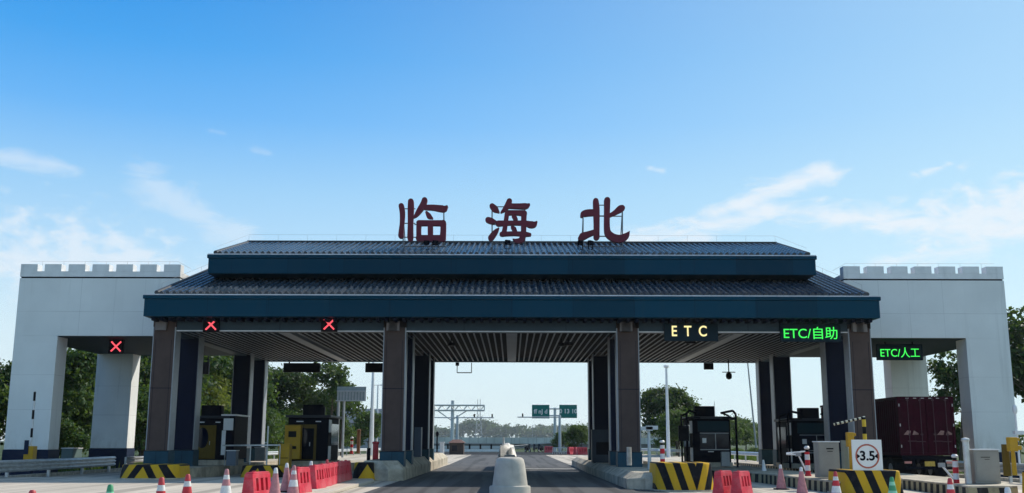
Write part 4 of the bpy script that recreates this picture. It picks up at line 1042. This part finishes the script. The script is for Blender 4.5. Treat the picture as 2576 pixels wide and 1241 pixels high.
# ------------------------------------------------------------------ guardrails
def guardrail(label, pts, zb, waves, H, span=4.0, closeend=False):
    t = thing('guardrail', label, 'guardrail', (0,0,0), 0, 'galvanised guardrails along the plaza')
    mb = MB(); n = waves*4
    prof = [(0.045*math.sin(k/n*waves*2*math.pi-1.57)+0.045, H-0.17*waves*1.0+k/n*0.17*waves) for k in range(n+1)]
    pts = [Vector((x, y, 0)) for x, y in pts]
    nr = []
    for i, p in enumerate(pts):
        d = (pts[min(i+1, len(pts)-1)]-pts[max(i-1, 0)]).normalized(); nr.append(Vector((-d.y, d.x, 0)) if p.x > 0 else Vector((d.y, -d.x, 0)))
    rows = [[p+nr[i]*o+Vector((0,0,zb+z)) for o, z in prof] for i, p in enumerate(pts)]
    m = n+1
    mb.add([q for r_ in rows for q in r_], [(i*m+k, i*m+k+1, (i+1)*m+k+1, (i+1)*m+k) for i in range(len(pts)-1) for k in range(n)])
    o = mb.build('rail', GALV, t, smooth=True)
    sol = o.modifiers.new('thick', 'SOLIDIFY'); sol.thickness = 0.008
    acc = 0.0; prev = None; k = 0
    for a, b, na in zip(pts, pts[1:], nr):
        L = (b-a).length; s_ = -acc % span if k else 0.3
        while s_ < L:
            q = a.lerp(b, s_/L)-na*0.10
            MB().box(-.06,.06,-.06,.06,zb-0.1,zb+H-0.02).build('post', GALV, t, loc=(q.x, q.y, 0)); k += 1; s_ += span
        acc += L
    return t
guardrail('three-wave guardrail in front of the left tower', [(-22.15, 34), (-22.05, 44), (-21.95, 52), (-22.2, 58.5)], 0.0, 3, 0.85)
guardrail('guardrail stub behind the left tower rear leg', [(-22.2, 60.2), (-22.1, 72), (-22.0, 90), (-21.0, 115), (-18.0, 160)], 0.0, 2, 0.80)
guardrail('three-wave guardrail in front of the right tower', [(21.9, 34), (21.8, 44), (21.7, 58.5)], 0.0, 3, 0.85)
guardrail('long guardrail behind the canopy on the right', [(22.2, 62), (22.2, 90), (21.0, 118), (17.0, 160)], 0.0, 2, 0.85)
mb = MB().box(-22.6,-22.35,34,72,0.0,0.16); tag(mb.build('left_kerb', CONC_L), kind='structure')
mb = MB().box(22.35,22.6,34,72,0.0,0.16); tag(mb.build('right_kerb', CONC_L), kind='structure')

# ------------------------------------------------------------------ lorry
TX, TY = 18.95, 47.4
t = thing('container_lorry', 'maroon container lorry seen from behind, waiting under the right tower', 'lorry', (TX, TY, 0))
zt = W(2320, 998, TY).z; zb = 1.14
hw = 1.22
mb = MB(); n = 40; L = 12.0
mb.box(-hw+.04, hw-.04, .14, L, zb, zt-.06)
con = mb.build('container', MAROON, t)
for sx in (-1, 1):                      # corrugated flanks
    mb = MB()
    for i in range(44):
        y = .3+i*.27
        mb.hexa([(sx*(hw-.04),y,zb+.12),(sx*(hw-.04),y+.16,zb+.12),(sx*hw,y+.12,zb+.12),(sx*hw,y+.04,zb+.12)], [(sx*(hw-.04),y,zt-.14),(sx*(hw-.04),y+.16,zt-.14),(sx*hw,y+.12,zt-.14),(sx*hw,y+.04,zt-.14)])
    mb.build('corrugation', MAROON, con)
mb = MB()
for sx in (-1, 1):
    mb.box(sx*hw-.06, sx*hw+.06, 0, .14, zb, zt); 
    mb.box(sx*hw-.07, sx*hw+.01 if sx > 0 else sx*hw+.07, .141, L, zb, zb+.12); mb.box(sx*hw-.05, sx*hw+.05, .141, L, zt-.12, zt)
mb.box(-hw+.061, hw-.061, 0, .14, zb, zb+.13); mb.box(-hw+.061, hw-.061, 0, .14, zt-.14, zt)
mb.build('container_frame', MAROON, con, bevel=0.01)
for sx in (-1, 1):
    d = MB(); a, b = (0.015, hw-.07) if sx > 0 else (-hw+.07, -0.015)
    d.box(a, b, .03, .10, zb+.14, zt-.15)
    for k in range(5):
        z = zb+.22+k*(zt-zb-.45)/5; hgt = (zt-zb-.45)/5-.07
        d.box(a+.06, (a+b)/2-.04, .012, .029, z, z+hgt); d.box((a+b)/2+.04, b-.06, .012, .029, z, z+hgt)
    door = d.build('cargo_door', MAROON, con, bevel=0.008)
    r_ = MB()
    for f in (.28, .78):
        x = a+(b-a)*f; r_.tube((x,-.02,zb+.05),(x,-.02,zt-.06),.02)
        r_.box(x-.05,x+.05,-.045,.01,zb+.9,zb+.98); r_.box(x-.05, x+.05, -.04,.01, zt-.2, zt-.12)
    r_.box(a+(b-a)*.2, a+(b-a)*.55, -.06, -.03, zb+.62, zb+.66); r_.box(a+(b-a)*.55, a+(b-a)*.9, -.06, -.03, zb+.60, zb+.64)
    r_.build('locking_bar', mat('dark_maroon_bar', (.05,.012,.02), .55), door)
    st = MB(); c = (a+b)/2+sx*.18
    st.plate([(c-.34, zb+.92), (c-.05, zb+.92), (c+.0, zb+1.1), (c-.16, zb+1.12)], -.03, -.026).plate([(c+.06, zb+.92), (c+.34, zb+.93), (c+.34, zb+.99), (c+.14, zb+1.12)], -.03, -.026)
    st.build('reflective_sticker', mat('sticker', (.26,.14,.12), .6, var=.3, vs=10), door)
RFL = mat('reflector', (.5,.47,.45), .4)
for x in (-.9, -.55, -.2, .15, .5, .9): MB().box(x, x+.14, -.006, -.001, zt-.09, zt-.06).build('reflector', RFL, con)
for sx in (-1, 1):
    for z in (zb+.35, zb+1.3, zb+2.2): MB().box(sx*hw-.02, sx*hw+.02, -.006, -.001, z, z+.12).build('reflector', RFL, con)
mb = MB(); mb.box(-.5,-.36,.2,L,.78,1.13); mb.box(.36,.5,.2,L,.78,1.13); mb.box(-1.15,1.15,.1,.25,.95,1.12); mb.box(-1.1,1.1,.02,.1,.52,.64)
for sx in (-1, 1): mb.box(sx*.7-.05, sx*.7+.05, .03, .1, .641, .95)
ch = mb.build('chassis', BLACKM, t)
mb = MB(); mb.box(-.22,.24,-.0,.018,.66,.88); mb.build('number_plate', mat('plate_yellow', (.55,.34,.04), .5, var=.2, vs=10), ch)
for sx in (-1, 1):
    MB().box(sx*.95-.16, sx*.95+.16, .04, .09, .78, .88).build('tail_light', mat('tail_red', (.6,.22,.18), .35), ch)
    MB().box(sx*.85-.3, sx*.85+.3, .9, .92, .22, .8).build('mudguard', BLACK, ch)
wh = None
for y in (1.6, 2.95, 4.3, 9.6):
    for sx in (-1, 1):
        if wh is None:
            wh = MB().tube((-.28,0,0),(.28,0,0),.5,n=24).build('wheel', TYRE, t, bevel=.03); MB().tube((-.285,0,0),(.285,0,0),.27,n=16).build('rim', GALV, wh); w_ = wh
        else: w_ = copy_tree(wh, t)
        w_.location = (sx*.92, y, .5)
MB().box(-1.2,1.2,L+.3,L+2.2,.6,3.0).build('cab', MAROON, t, bevel=.08)

# ------------------------------------------------------------------ vegetation
def crown_mesh(seed, lobes, clusters, per, leaf, spread):
    r = np.random.RandomState(seed); V = []; F = []
    areas = np.array([l[3]*l[3] for l in lobes]); areas = areas/areas.sum()
    for _ in range(clusters):
        l = lobes[r.choice(len(lobes), p=areas)]
        d = r.normal(size=3); d /= np.linalg.norm(d)
        if d[2] < -0.55: d[2] *= -0.6
        c = np.array(l[:3])+d*np.array([l[3], l[3], l[3]*l[4]])*r.uniform(0.62, 1.06)
        sp = spread*r.uniform(0.6, 1.5)
        for _ in range(int(per*r.uniform(0.6, 1.4))):
            o = c+r.normal(size=3)*np.array([sp, sp, sp*0.55])
            nrm = d*0.8+r.normal(size=3)*0.75+np.array([0, 0, .45]); nrm /= np.linalg.norm(nrm)
            a = np.cross(nrm, r.normal(size=3)); a /= np.linalg.norm(a)+1e-9; b = np.cross(nrm, a)
            s = leaf*r.uniform(0.6, 1.4); k = len(V)
            V += [tuple(o-a*s), tuple(o-b*s*.55+nrm*s*.12), tuple(o+a*s), tuple(o+b*s*.55+nrm*s*.12)]
            F.append((k, k+1, k+2, k+3))
    me = bpy.data.meshes.new('crown'); me.from_pydata(V, [], F); return me
def lobes_round(seed, h, w, n, base):
    r = random.Random(seed); out = [(0, 0, base+(h-base)*.5, w*.62, (h-base)/w*.62)]
    for _ in range(n):
        a = r.uniform(0, 6.28); q = r.uniform(.25, .72)*w; z = base+(h-base)*r.uniform(.15, .9)
        out.append((q*math.cos(a), q*math.sin(a), z, w*r.uniform(.26, .46), r.uniform(.7, 1.0)))
    out.append((r.uniform(-.2,.2)*w, r.uniform(-.2,.2)*w, h-w*.28, w*.34, .9))
    return out
def trunk_mesh(seed, h, r0):
    r = random.Random(seed); mb = MB(); p = Vector((0,0,-.3)); rad = r0
    for i in range(5):
        q = p+Vector((r.uniform(-.15,.15), r.uniform(-.15,.15), h/5)); mb.tube(p, q, rad, rad*.8, 7); p, rad = q, rad*.8
        if i >= 2:
            for _ in range(3):
                a = r.uniform(0,6.28); mb.tube(p, p+Vector((math.cos(a)*h*.22, math.sin(a)*h*.22, h*.17)), rad*.55, rad*.15, 5)
    me = bpy.data.meshes.new('trunk'); me.from_pydata(mb.v, [], mb.f); me.materials.append(BARK); return me
TREES = {}
def kind(key, m, *a, **k):
    if key not in TREES:
        cm = crown_mesh(*a); cm.materials.append(m); TREES[key] = (cm, k['trunk'])
    return TREES[key]
kind('broad', LEAF_A, 1, lobes_round(1, 10, 4.3, 9, 2.0), 260, 34, .22, .50, trunk=trunk_mesh(1, 6, .28))
kind('tall', LEAF_A, 2, lobes_round(2, 12, 3.9, 10, 2.6), 270, 34, .22, .48, trunk=trunk_mesh(2, 8, .26))
kind('bushy', LEAF_B, 3, lobes_round(3, 7, 3.6, 9, 0.5), 240, 34, .20, .42, trunk=trunk_mesh(3, 3.5, .2))
kind('yellow', LEAF_Y, 4, lobes_round(4, 6, 2.0, 8, 1.0), 150, 32, .16, .32, trunk=trunk_mesh(4, 4, .14))
kind('loose', LEAF_A, 5, lobes_round(5, 10, 2.7, 9, 3.2), 95, 26, .20, .34, trunk=trunk_mesh(5, 8, .17))
kind('shrub', LEAF_B, 6, lobes_round(6, 2.6, 1.9, 7, 0.0), 130, 30, .13, .28, trunk=trunk_mesh(6, 1.2, .08))
def tree(key, x, Y, s, label, cat='tree', group=None, sz=1.0, z=0.0, name=None):
    cm, tm = TREES[key]
    t = thing(name or {'broad':'broadleaf_tree','tall':'tall_tree','bushy':'bushy_tree','yellow':'young_tree','loose':'slender_tree','shrub':'shrub'}[key], label, cat, (x, Y, z), rnd.uniform(0, 6.28), group)
    t.scale = (s, s, s*sz)
    for nm, me in (('crown', cm), ('trunk', tm)):
        o = bpy.data.objects.new(nm, me); COL.objects.link(o); o.parent = t
    return t
belt = 'trees of the dark belt beyond the left lanes'
BL = 'dark broadleaf tree standing in the belt beyond the left lanes'
TL = 'tall dark tree rising in the belt beyond the left lanes'
for x, Y, s in ((-29,66,.74),(-33,72,.72),(-30,79,.84),(-36,84,.8),(-28,88,1.0),(-34,96,.9),(-27,99,.95),(-30,110,1.1),(-26,120,.95),(-31,128,1.05),(-25.5,137,.78),(-27,152,.72)):
    tree('broad', x, Y, s, BL, group=belt)
for x, Y, s in ((-31.5,69,.6),(-35,78,.66),(-27.5,83,.82),(-32,91,.85),(-29,104,1.05),(-33,117,1.05),(-40,92,.75)):
    tree('tall', x, Y, s, TL, group=belt)
for x, Y, s in ((-31,60,.85),(-29.5,68,.8),(-25.5,79,.75),(-28,77,.9),(-26.2,93,.85),(-25,103,.8),(-24.5,112,.8),(-24.2,121,.75),(-23.6,131,.7),(-35,63,.95),(-39,61,1.0),(-24.0,142,.72)):
    tree('bushy', x, Y, s, 'low bushy green tree filling the foot of the left belt', group='low trees at the foot of the left belt', sz=.9)
tree('yellow', -25.6, 88.5, 1.05, 'sunlit yellow green young tree seen between the leftmost columns', sz=1.15)
tree('bushy', -19.9-3.3, 97, .72, 'bright bushy tree rising behind the yellow cabinet', sz=.95)
tree('loose', -20.6, 118, 1.12, 'slender see-through tree top above the ribbed billboard')
tree('loose', -18.7-2.0, 126, .95, 'slender loose tree just left of the ribbed billboard')
tree('bushy', -22, 128, .75, 'bushy green tree behind the billboard post'); tree('bushy', -20.6, 150, .85, 'bushy tree right of the billboard, near the white lamp mast')
tree('bushy', -26.5, 75, .7, 'low bushy tree behind the left tower rear leg'); tree('bushy', -28.6, 64.5, .6, 'low bushy tree seen through the left tower gateway', sz=.8)
tree('broad', -31.6, 57, .74, 'dark tree at the left picture edge outside the tower', sz=.95)
tree('tall', -35.9, 68, .73, 'tree top above the left picture edge trees, standing highest', sz=1.0)
RG = 'trees beyond the right lanes'
tree('broad', 19.0, 131, .84, 'dark tree directly beside the right middle column'); tree('broad', 21.4, 135, .78, 'dark tree behind the tall white mast')
tree('bushy', 24.0, 142, .85, 'green tree stepping down right of the white mast'); tree('bushy', 27.5, 160, .85, 'low green tree behind the dark frame cabin')
for x, Y, s in ((20.2,126,.8),(22.6,139,.8),(25.6,150,.72),(30,166,.78),(34,176,.82),(37.5,184,.85)): tree('bushy', x, Y, s, 'green tree in the mass beyond the right lanes', group='green trees massed beyond the right lanes', sz=1.0)
for x, Y, s in ((41,190,.95),(46,205,.95),(51,215,.85),(57,225,.85)): tree('bushy', x, Y, s, 'hazy green tree far behind the right cabin', group=RG, sz=.95)
tree('bushy', 10.0, 150, .60, 'green tree at the right edge of the road opening'); tree('broad', 13.6, 158, .52, 'taller tree behind the right edge of the road opening'); tree('bushy', 8.6, 178, .5, 'small bush at the road end below the green signs')
tree('loose', 31.8, 74, .82, 'thin leafy tree seen through the right tower gateway', sz=1.0)
tree('loose', 35.4, 71, 1.1, 'leafy tree at the right picture edge outside the tower'); tree('tall', 38.5, 74, .95, 'full dark tree at the right picture edge')
tree('shrub', 33.0, 77, 1.15, 'green shrub behind the lorry, under the thin tree', 'shrub'); tree('shrub', 35.5, 76, 1.0, 'green shrub beside the right tower leg', 'shrub')
for i, (x, Y, s) in enumerate(((23.6,84,.5),(24.2,90,.55),(23.8,97,.5),(24.5,104,.6),(24.3,112,.55))): tree('shrub', x, Y, s, 'low roadside shrub behind the right guardrail', 'shrub', 'low shrubs behind the right guardrail', sz=.7)
# grass verges
def grass(name, x0, x1, y0, y1, n, seed, h):
    r = np.random.RandomState(seed); V = []; F = []
    for _ in range(n):
        x, y = r.uniform(x0, x1), r.uniform(y0, y1); a = r.uniform(0, 6.28); w = .05; hh = h*r.uniform(.5, 1.3); k = len(V)
        V += [(x-w*math.cos(a), y-w*math.sin(a), 0), (x+w*math.cos(a), y+w*math.sin(a), 0), (x+r.uniform(-.2,.2), y+r.uniform(-.2,.2), hh)]; F.append((k, k+1, k+2))
    me = bpy.data.meshes.new(name); me.from_pydata(V, [], F); me.materials.append(LEAF_B)
    o = bpy.data.objects.new(name, me); COL.objects.link(o); return tag(o, 'rough green verge growing behind the guardrail', 'grass', kind='stuff')
grass('verge_grass', 22.8, 32, 60, 140, 16000, 3, .55); grass('verge_grass', -34, -22.8, 55, 160, 12000, 4, .5)
# far wooded hill, one mass
r = np.random.RandomState(9); lob = []
for i in range(190):
    x = r.uniform(-90, 75); hgt = 4+3.2*math.exp(-((x-12)/11)**2)+4.6*math.exp(-((x+13)/13)**2)+r.uniform(-1.4, 1.4)
    lob.append((x, r.uniform(-14, 14), hgt*r.uniform(.35, .9), r.uniform(2.0, 3.6), .9))
me = crown_mesh(12, lob, 2600, 9, .75, 1.0); me.materials.append(LEAF_A)
o = bpy.data.objects.new('distant_woods', me); COL.objects.link(o); o.location = (0, 1700, -2); o.scale = (4.05, 4.05, 3.75)
tag(o, 'hazy blue green woods on the far rise beyond the overpass', 'woods', kind='stuff')

# ------------------------------------------------------------------ far things
t = thing('overpass', 'pale concrete overpass crossing behind the far guardrail', 'bridge', (0, 250, 0))
MB().box(-60, 40, 0, 9, 1.25, 2.75).build('parapet', mat('bridge_parapet', (.50,.52,.49), .85, var=.2, vs=.25, streak=.5), t)
mb = MB()
for i in range(50): mb.box(-60+i*2-.03, -60+i*2+.03, -.03, -.001, 1.25, 2.75)
mb.build('panel_joint', mat('bridge_joint', (.16,.17,.17), .8), t)
MB().box(-60, 40, .5, 8.5, .35, 1.248).build('girder', mat('bridge_girder', (.13,.14,.14), .8, var=.2, vs=.3), t)
for x in (-42,-26,-10,6,22): MB().box(x-.7, x+.7, 2, 7, -1.0, .348).build('pier', mat('bridge_pier', (.3,.3,.29), .85), t)
for x in (-34,-14,5): MB().tube((x,.3,2.75),(x,.3,5.6),.07).tube((x,.3,5.6),(x+.9,.3,5.75),.05).build('lamp_post', GREY, t)
mb = MB(); mb.box(-60, 40, .1, .2, 3.05, 3.12)
for i in range(40): mb.box(-60+i*2.5, -59.9+i*2.5, .1, .2, 2.751, 3.05)
mb.build('handrail', GREY, t)
t = thing('road_end_barrier', 'white low barrier with dark posts across the road end', 'guardrail', (0, 183, 0))
MB().box(-14, -1.5, 0, .4, 0, .42).build('white_kerb', WHITEM, t)
for i in range(7): MB().box(-13.2+i*1.9, -12.9+i*1.9, .1, .3, .421, 1.3).build('post', BLACK, t)
MB().box(-14, -1.2, .05, .35, 1.301, 1.48).build('top_rail', GREY, t)
MB().box(-14, -1.5, .15, .2, .5, 1.0).build('mid_panel', mat('pale_panel', (.5,.53,.54), .6), t)
t = thing('curved_guardrail', 'grey guardrail curving across the road end on the right', 'guardrail', (0, 178, 0))
MB().path([(-.5,0,.9),(3,2,1.2),(7,3,1.5),(11,3,1.5)], .1, 6).path([(-.5,0,.5),(3,2,.75),(7,3,.95),(11,3,.95)], .08, 6).build('rail', GREY, t)
t = thing('white_fence', 'short white fence between the far red barriers', 'fence', (1.5, 150, 0))
mb = MB(); mb.box(4.4, 7.3, 0, .06, .85, .93); mb.box(4.4, 7.3, 0, .06, .3, .36)
for i in range(12): mb.box(4.4+i*.25, 4.45+i*.25, .0, .05, .0, .849)
mb.build('railing', WHITEM, t)
bike = None
for i, (x, lab) in enumerate(((1328, 'dark parked scooter far down the road, left of three'), (1344, 'dark parked scooter far down the road, middle of three'), (1360, 'dark parked scooter far down the road, nearest the lone red barrier'))):
    Y = 172.0; X = (x-1288)*Y/2576
    if bike is None:
        bike = thing('parked_scooter', lab, 'scooter', (X, Y, .02), .5, 'scooters parked at the road end'); bike.scale = (1.1,1.1,1.1)
        for y in (-.62, .62): 
            w_ = MB().tube((-.05,y,.27),(.05,y,.27),.27,n=16).build('wheel', TYRE, bike); MB().tube((-.055,y,.27),(.055,y,.27),.15,n=12).build('rim', GALV, w_)
        MB().hexa([(-.14,-.3,.25),(.14,-.3,.25),(.14,.7,.3),(-.14,.7,.3)], [(-.16,-.2,.72),(.16,-.2,.72),(.13,.8,.78),(-.13,.8,.78)]).build('body', BLACKM, bike, bevel=.04)
        MB().box(-.13,.13,-.1,.62,.79,.9).build('seat', BLACK, bike, bevel=.03)
        MB().tube((0,-.62,.3),(0,-.42,1.05),.05).tube((-.34,-.42,1.06),(.34,-.42,1.06),.025).build('handlebar', BLACKM, bike)
        MB().hexa([(-.15,-.62,.5),(.15,-.62,.5),(.15,-.5,.5),(-.15,-.5,.5)], [(-.15,-.5,1.25),(.15,-.5,1.25),(.15,-.44,1.25),(-.15,-.44,1.25)]).build('windshield', GLASS, bike)
    else: place(bike, (X, Y, .02), .5-.5*i, lab); COL.objects[-1]
t = thing('roadside_hut', 'low brown hut beyond the island left of the road', 'hut', ((1152-1288)*140/2576, 140, 0))
MB().box(-.95,.95,0,3,0,1.55).build('wall', mat('hut_brown', (.055,.035,.03), .8, var=.2), t)
MB().prism([(-1.15,-.2),(1.15,-.2),(1.15,3.2),(-1.15,3.2)], 1.552, 2.0, [(-.5,.8),(.5,.8),(.5,2.2),(-.5,2.2)]).build('roof', mat('hut_roof', (.16,.08,.065), .8, var=.2), t)
MB().box(-.6,.1,-.03,-.002,.5,1.2).build('window', GLASS, t)
t = thing('white_end_post', 'white post at the far end of the island left of the road', 'post', (-5.4, 81, .86))
MB().box(-.16,.16,-.16,.16,-.2,.75).build('shaft', WHITEM, t, bevel=.03); MB().box(-.2,.2,-.2,.2,.751,.83).build('cap', WHITEM, t)
def mast(x, ytop, Y, r0, r1, label, m=WHITEM, name='lamp_mast', head=True, lean=0.0, arm=None, z0=0.0):
    b = W(x, ytop, Y); base = Vector((b.x-lean, Y, z0))
    t = thing(name, label, 'mast', base)
    MB().tube((0,0,0), (lean, 0, b.z-z0), r0, r1, 10).build('shaft', m, t, smooth=True)
    if head: MB().lathe([(r1*1.1,-.2),(r1*2.4,-.1),(r1*2.4,.1),(r1,.2)], 12, (lean,0,b.z-z0)).build('lamp_head', m, t, smooth=True)
    if arm:
        for ax, az in arm: MB().tube((lean*.8,0,b.z-z0-az), (ax,0,b.z-z0-az), .05).box(min(ax,ax-.25),max(ax,ax+.25),-.12,.12,b.z-z0-az-.08,b.z-z0-az+.08).build('arm', m, t)
    return t
mast(940, 905, 130, .30, .16, 'white lamp mast right of the ribbed billboard', head=False, arm=[(1.2, 3.2)])
mast(951, 968, 150, .16, .1, 'thin white mast just right of the lamp mast', head=False)
mast(1676, 922, 120, .24, .13, 'tall white mast left of the dark frame cabin', arm=[(-.9, 9.6)])
mast(1880, 905, 125, .12, .08, 'thin dark mast leaning beside the right columns', m=GREY, head=False, lean=-.7)
mast(1797, 1010, 160, .07, .04, 'thin antenna mast above the dark frame cabin', m=GREY, head=False)
mast(1632, 1075, 43.5, .09, .055, 'short grey mast with a pair of cameras right of the middle column', m=HAZE_METAL, head=False, z0=.4, name='camera_mast', arm=[(.12, .02), (-.1, .06)])
mast(2553, 1030, 45, .05, .04, 'slim white mast with a camera before the right tower leg', m=WHITEM, head=True, name='camera_mast', arm=[(.12, 1.0)])
mast(1100, 1092, 84, .06, .05, 'short dark post with a round head beyond the left island', m=BLACKM, name='lane_lamp_post', z0=.8)
t = thing('white_obelisk_marker', 'slim white marker rising above the sheeted sandbags', 'marker post', (-.5, 66, .0)); MB().lathe([(.22,.0),(.2,.9),(.16,1.3),(.05,1.8),(.04,2.0)], 12).build('shaft', WHITEM, t, smooth=True)
# T-shaped gantry
Y = 190; s = Y/2576
b = W(1139, 1008, Y); t = thing('truss_gantry', 'grey T-shaped truss gantry above the road on the left', 'gantry', (b.x, Y, 0))
MB().tube((0,0,0),(0,0,b.z),.36,.30,12).build('pole', HAZE_METAL, t, smooth=True)
z1, z0 = W(1139,1020,Y).z, W(1139,1033,Y).z; xl, xr = -48*s, 79*s
mb = MB(); 
for z in (z0, z1):
    for dy in (-.5, .5): mb.tube((xl,dy,z),(xr,dy,z),.13,n=6)
k = 12
for i in range(k):
    xa, xb = xl+(xr-xl)*i/k, xl+(xr-xl)*(i+1)/k
    for dy in (-.5, .5): mb.tube((xa,dy,z0 if i%2 else z1),(xb,dy,z1 if i%2 else z0),.07,n=5)
mb.tube((xr,-.5,z0),(xr,-.5,z1),.1); mb.tube((xl,-.5,z0),(xl,-.5,z1),.1)
mb.tube((-38*s,0,z0),(0,0,z0-26*s),.1); mb.tube((36*s,0,z0),(4*s,0,z0-20*s),.1)
mb.build('truss', HAZE_METAL, t)
MB().box(xl-.9, xl+.25, -.2,.2, z0-15*s, z1+.1).build('panel_edge', mat('panel_back', (.25,.32,.30), .6), t)
def arm_pole(x, xa, xb, yarm, Y, label, cams):
    p = W(x, yarm-6, Y); t = thing('sensor_arm_pole', label, 'gantry', (p.x, Y, 0)); z = W(x, yarm, Y).z; s = Y/2576
    MB().tube((0,0,0),(0,0,p.z),.26,.2,10).build('pole', HAZE_METAL, t, smooth=True)
    MB().tube(((xa-x)*s,0,z),((xb-x)*s,0,z),.09).build('arm', HAZE_METAL, t)
    for c in cams: MB().box((c-x)*s-.12,(c-x)*s+.12,-.15,.15,z+.09,z+.6).build('sensor', BLACK, t)
arm_pole(1151, 1086, 1241, 1051, 172, 'long sensor arm on a pole beside the truss gantry', (1193, 1237))
arm_pole(1408, 1303, 1412, 1050, 172, 'long sensor arm on a pole behind the green signs', (1316,))
b = W(1396, 1026, 185); s = 185/2576
t = thing('direction_sign', 'green direction signs on both sides of a grey pole above the road', 'road sign', (b.x, 185, 0))
MB().tube((0,0,0),(0,0,b.z),.30,.24,12).build('pole', HAZE_METAL, t, smooth=True)
for x0, x1, y0, y1, txt in ((1338, 1382, 1019, 1053, 'ff nJ d'), (1407, 1451, 1019, 1052, '0 13 10')):
    a_, b_ = W(x0, y1, 185), W(x1, y0, 185)
    g = MB().box(a_.x-b.x, b_.x-b.x, -.35, -.25, a_.z, b_.z).build('sign_panel', SIGN_GREEN, t)
    text_mesh('lettering', txt, 1.05, SIGN_WHITE, g, ((a_.x+b_.x)/2-b.x, -.37, (a_.z+b_.z)/2), ext=.01, bold=.02)
mb = MB()
for y in (1029, 1046):
    z = W(1396, y, 185).z; mb.tube((W(1345,y,185).x-b.x,-.2,z),(W(1445,y,185).x-b.x,-.2,z),.12)
mb.build('cross_arm', HAZE_METAL, t)
# lattice tower far away
b = W(1205, 1005, 1600); t = thing('lattice_tower', 'far steel lattice tower on the wooded rise', 'pylon', (b.x, 1600, 0)); h = b.z; mb = MB()
for sx in (-1, 1):
    for sy in (-1, 1): mb.tube((sx*5.8, sy*5.8, 0), (sx*1.7, sy*1.7, h*.8), .5, n=4); mb.tube((sx*1.7, sy*1.7, h*.8), (sx*2.1, sy*2.1, h), .5, n=4)
for i in range(7):
    f, g = i/7, (i+1)/7; w0, w1 = 5.8-4.1*f, 5.8-4.1*g
    for sy in (-1, 1): mb.tube((-w0,sy*w0,h*.8*f),(w1,sy*w1,h*.8*g),.28,n=4); mb.tube((w0,sy*w0,h*.8*f),(-w1,sy*w1,h*.8*g),.28,n=4)
mb.build('lattice', GREY, t)
# billboard
Y = 112; s = Y/2576; b = W(852, 973, Y); t = thing('ribbed_billboard', 'ribbed grey steel billboard back on posts beyond the left lanes', 'billboard', (W(884,1000,Y).x, Y, 0))
z0, z1 = W(884, 1018, Y).z, W(884, 973, Y).z; hw = 36*s
MB().box(-hw, hw, 0, .1, z0+.45, z1).build('panel', mat('billboard_back', (.20,.24,.25), .6, var=.15), t)
mb = MB()
for i in range(10): x = -hw+.1+i*(2*hw-.2)/9; mb.box(x-.05, x+.05, -.12, -.002, z0+.4, z1-.5)
mb.box(-hw-.1, hw+.02, -.16, -.121, z0+.35, z0+.46); mb.box(-hw, hw, -.16, -.121, z1-.55, z1-.42)
mb.build('rib', GREY, t)
MB().tube((-hw+.15,.25,0),(-hw+.15,.25,z1),.16,n=8).tube((-hw+.75,.25,0),(-hw+.75,.25,z0+.5),.13,n=8).build('post', GREY, t)
# distant house roof behind the billboard
t = thing('distant_house', 'blue grey roofed house behind the trees right of the billboard', 'house', (-29.5, 200, 0))
MB().box(-5,5,0,8,0,5.2).build('wall', mat('house_wall', (.30,.32,.34), .8, var=.1), t)
MB().prism([(-5.6,-.6),(5.6,-.6),(5.6,8.6),(-5.6,8.6)], 5.202, 8.0, [(-4.5,3.6),(4.5,3.6),(4.5,4.4),(-4.5,4.4)]).build('roof', mat('house_roof', (.10,.13,.17), .7, var=.15), t)
for x in (-3.2, 0, 3.2): MB().box(x-.6, x+.6, -.05, -.002, 2.6, 4.0).build('window', GLASS, t)

# ------------------------------------------------------------------ air
USE_HAZE = True
if USE_HAZE:
    m = bpy.data.materials.new('haze_air'); m.use_nodes = True; T = NT(m.node_tree)
    pv = T.n('ShaderNodeVolumePrincipled'); pv.inputs['Color'].default_value = (.80, .90, .95, 1); pv.inputs['Density'].default_value = .00014; pv.inputs['Anisotropy'].default_value = .2
    o = T.n('ShaderNodeOutputMaterial'); T.l(pv.outputs[0], o.inputs['Volume'])
    hz = MB().box(-900, 900, -60, 2100, -3, 90).build('haze', m); tag(hz, kind='stuff')
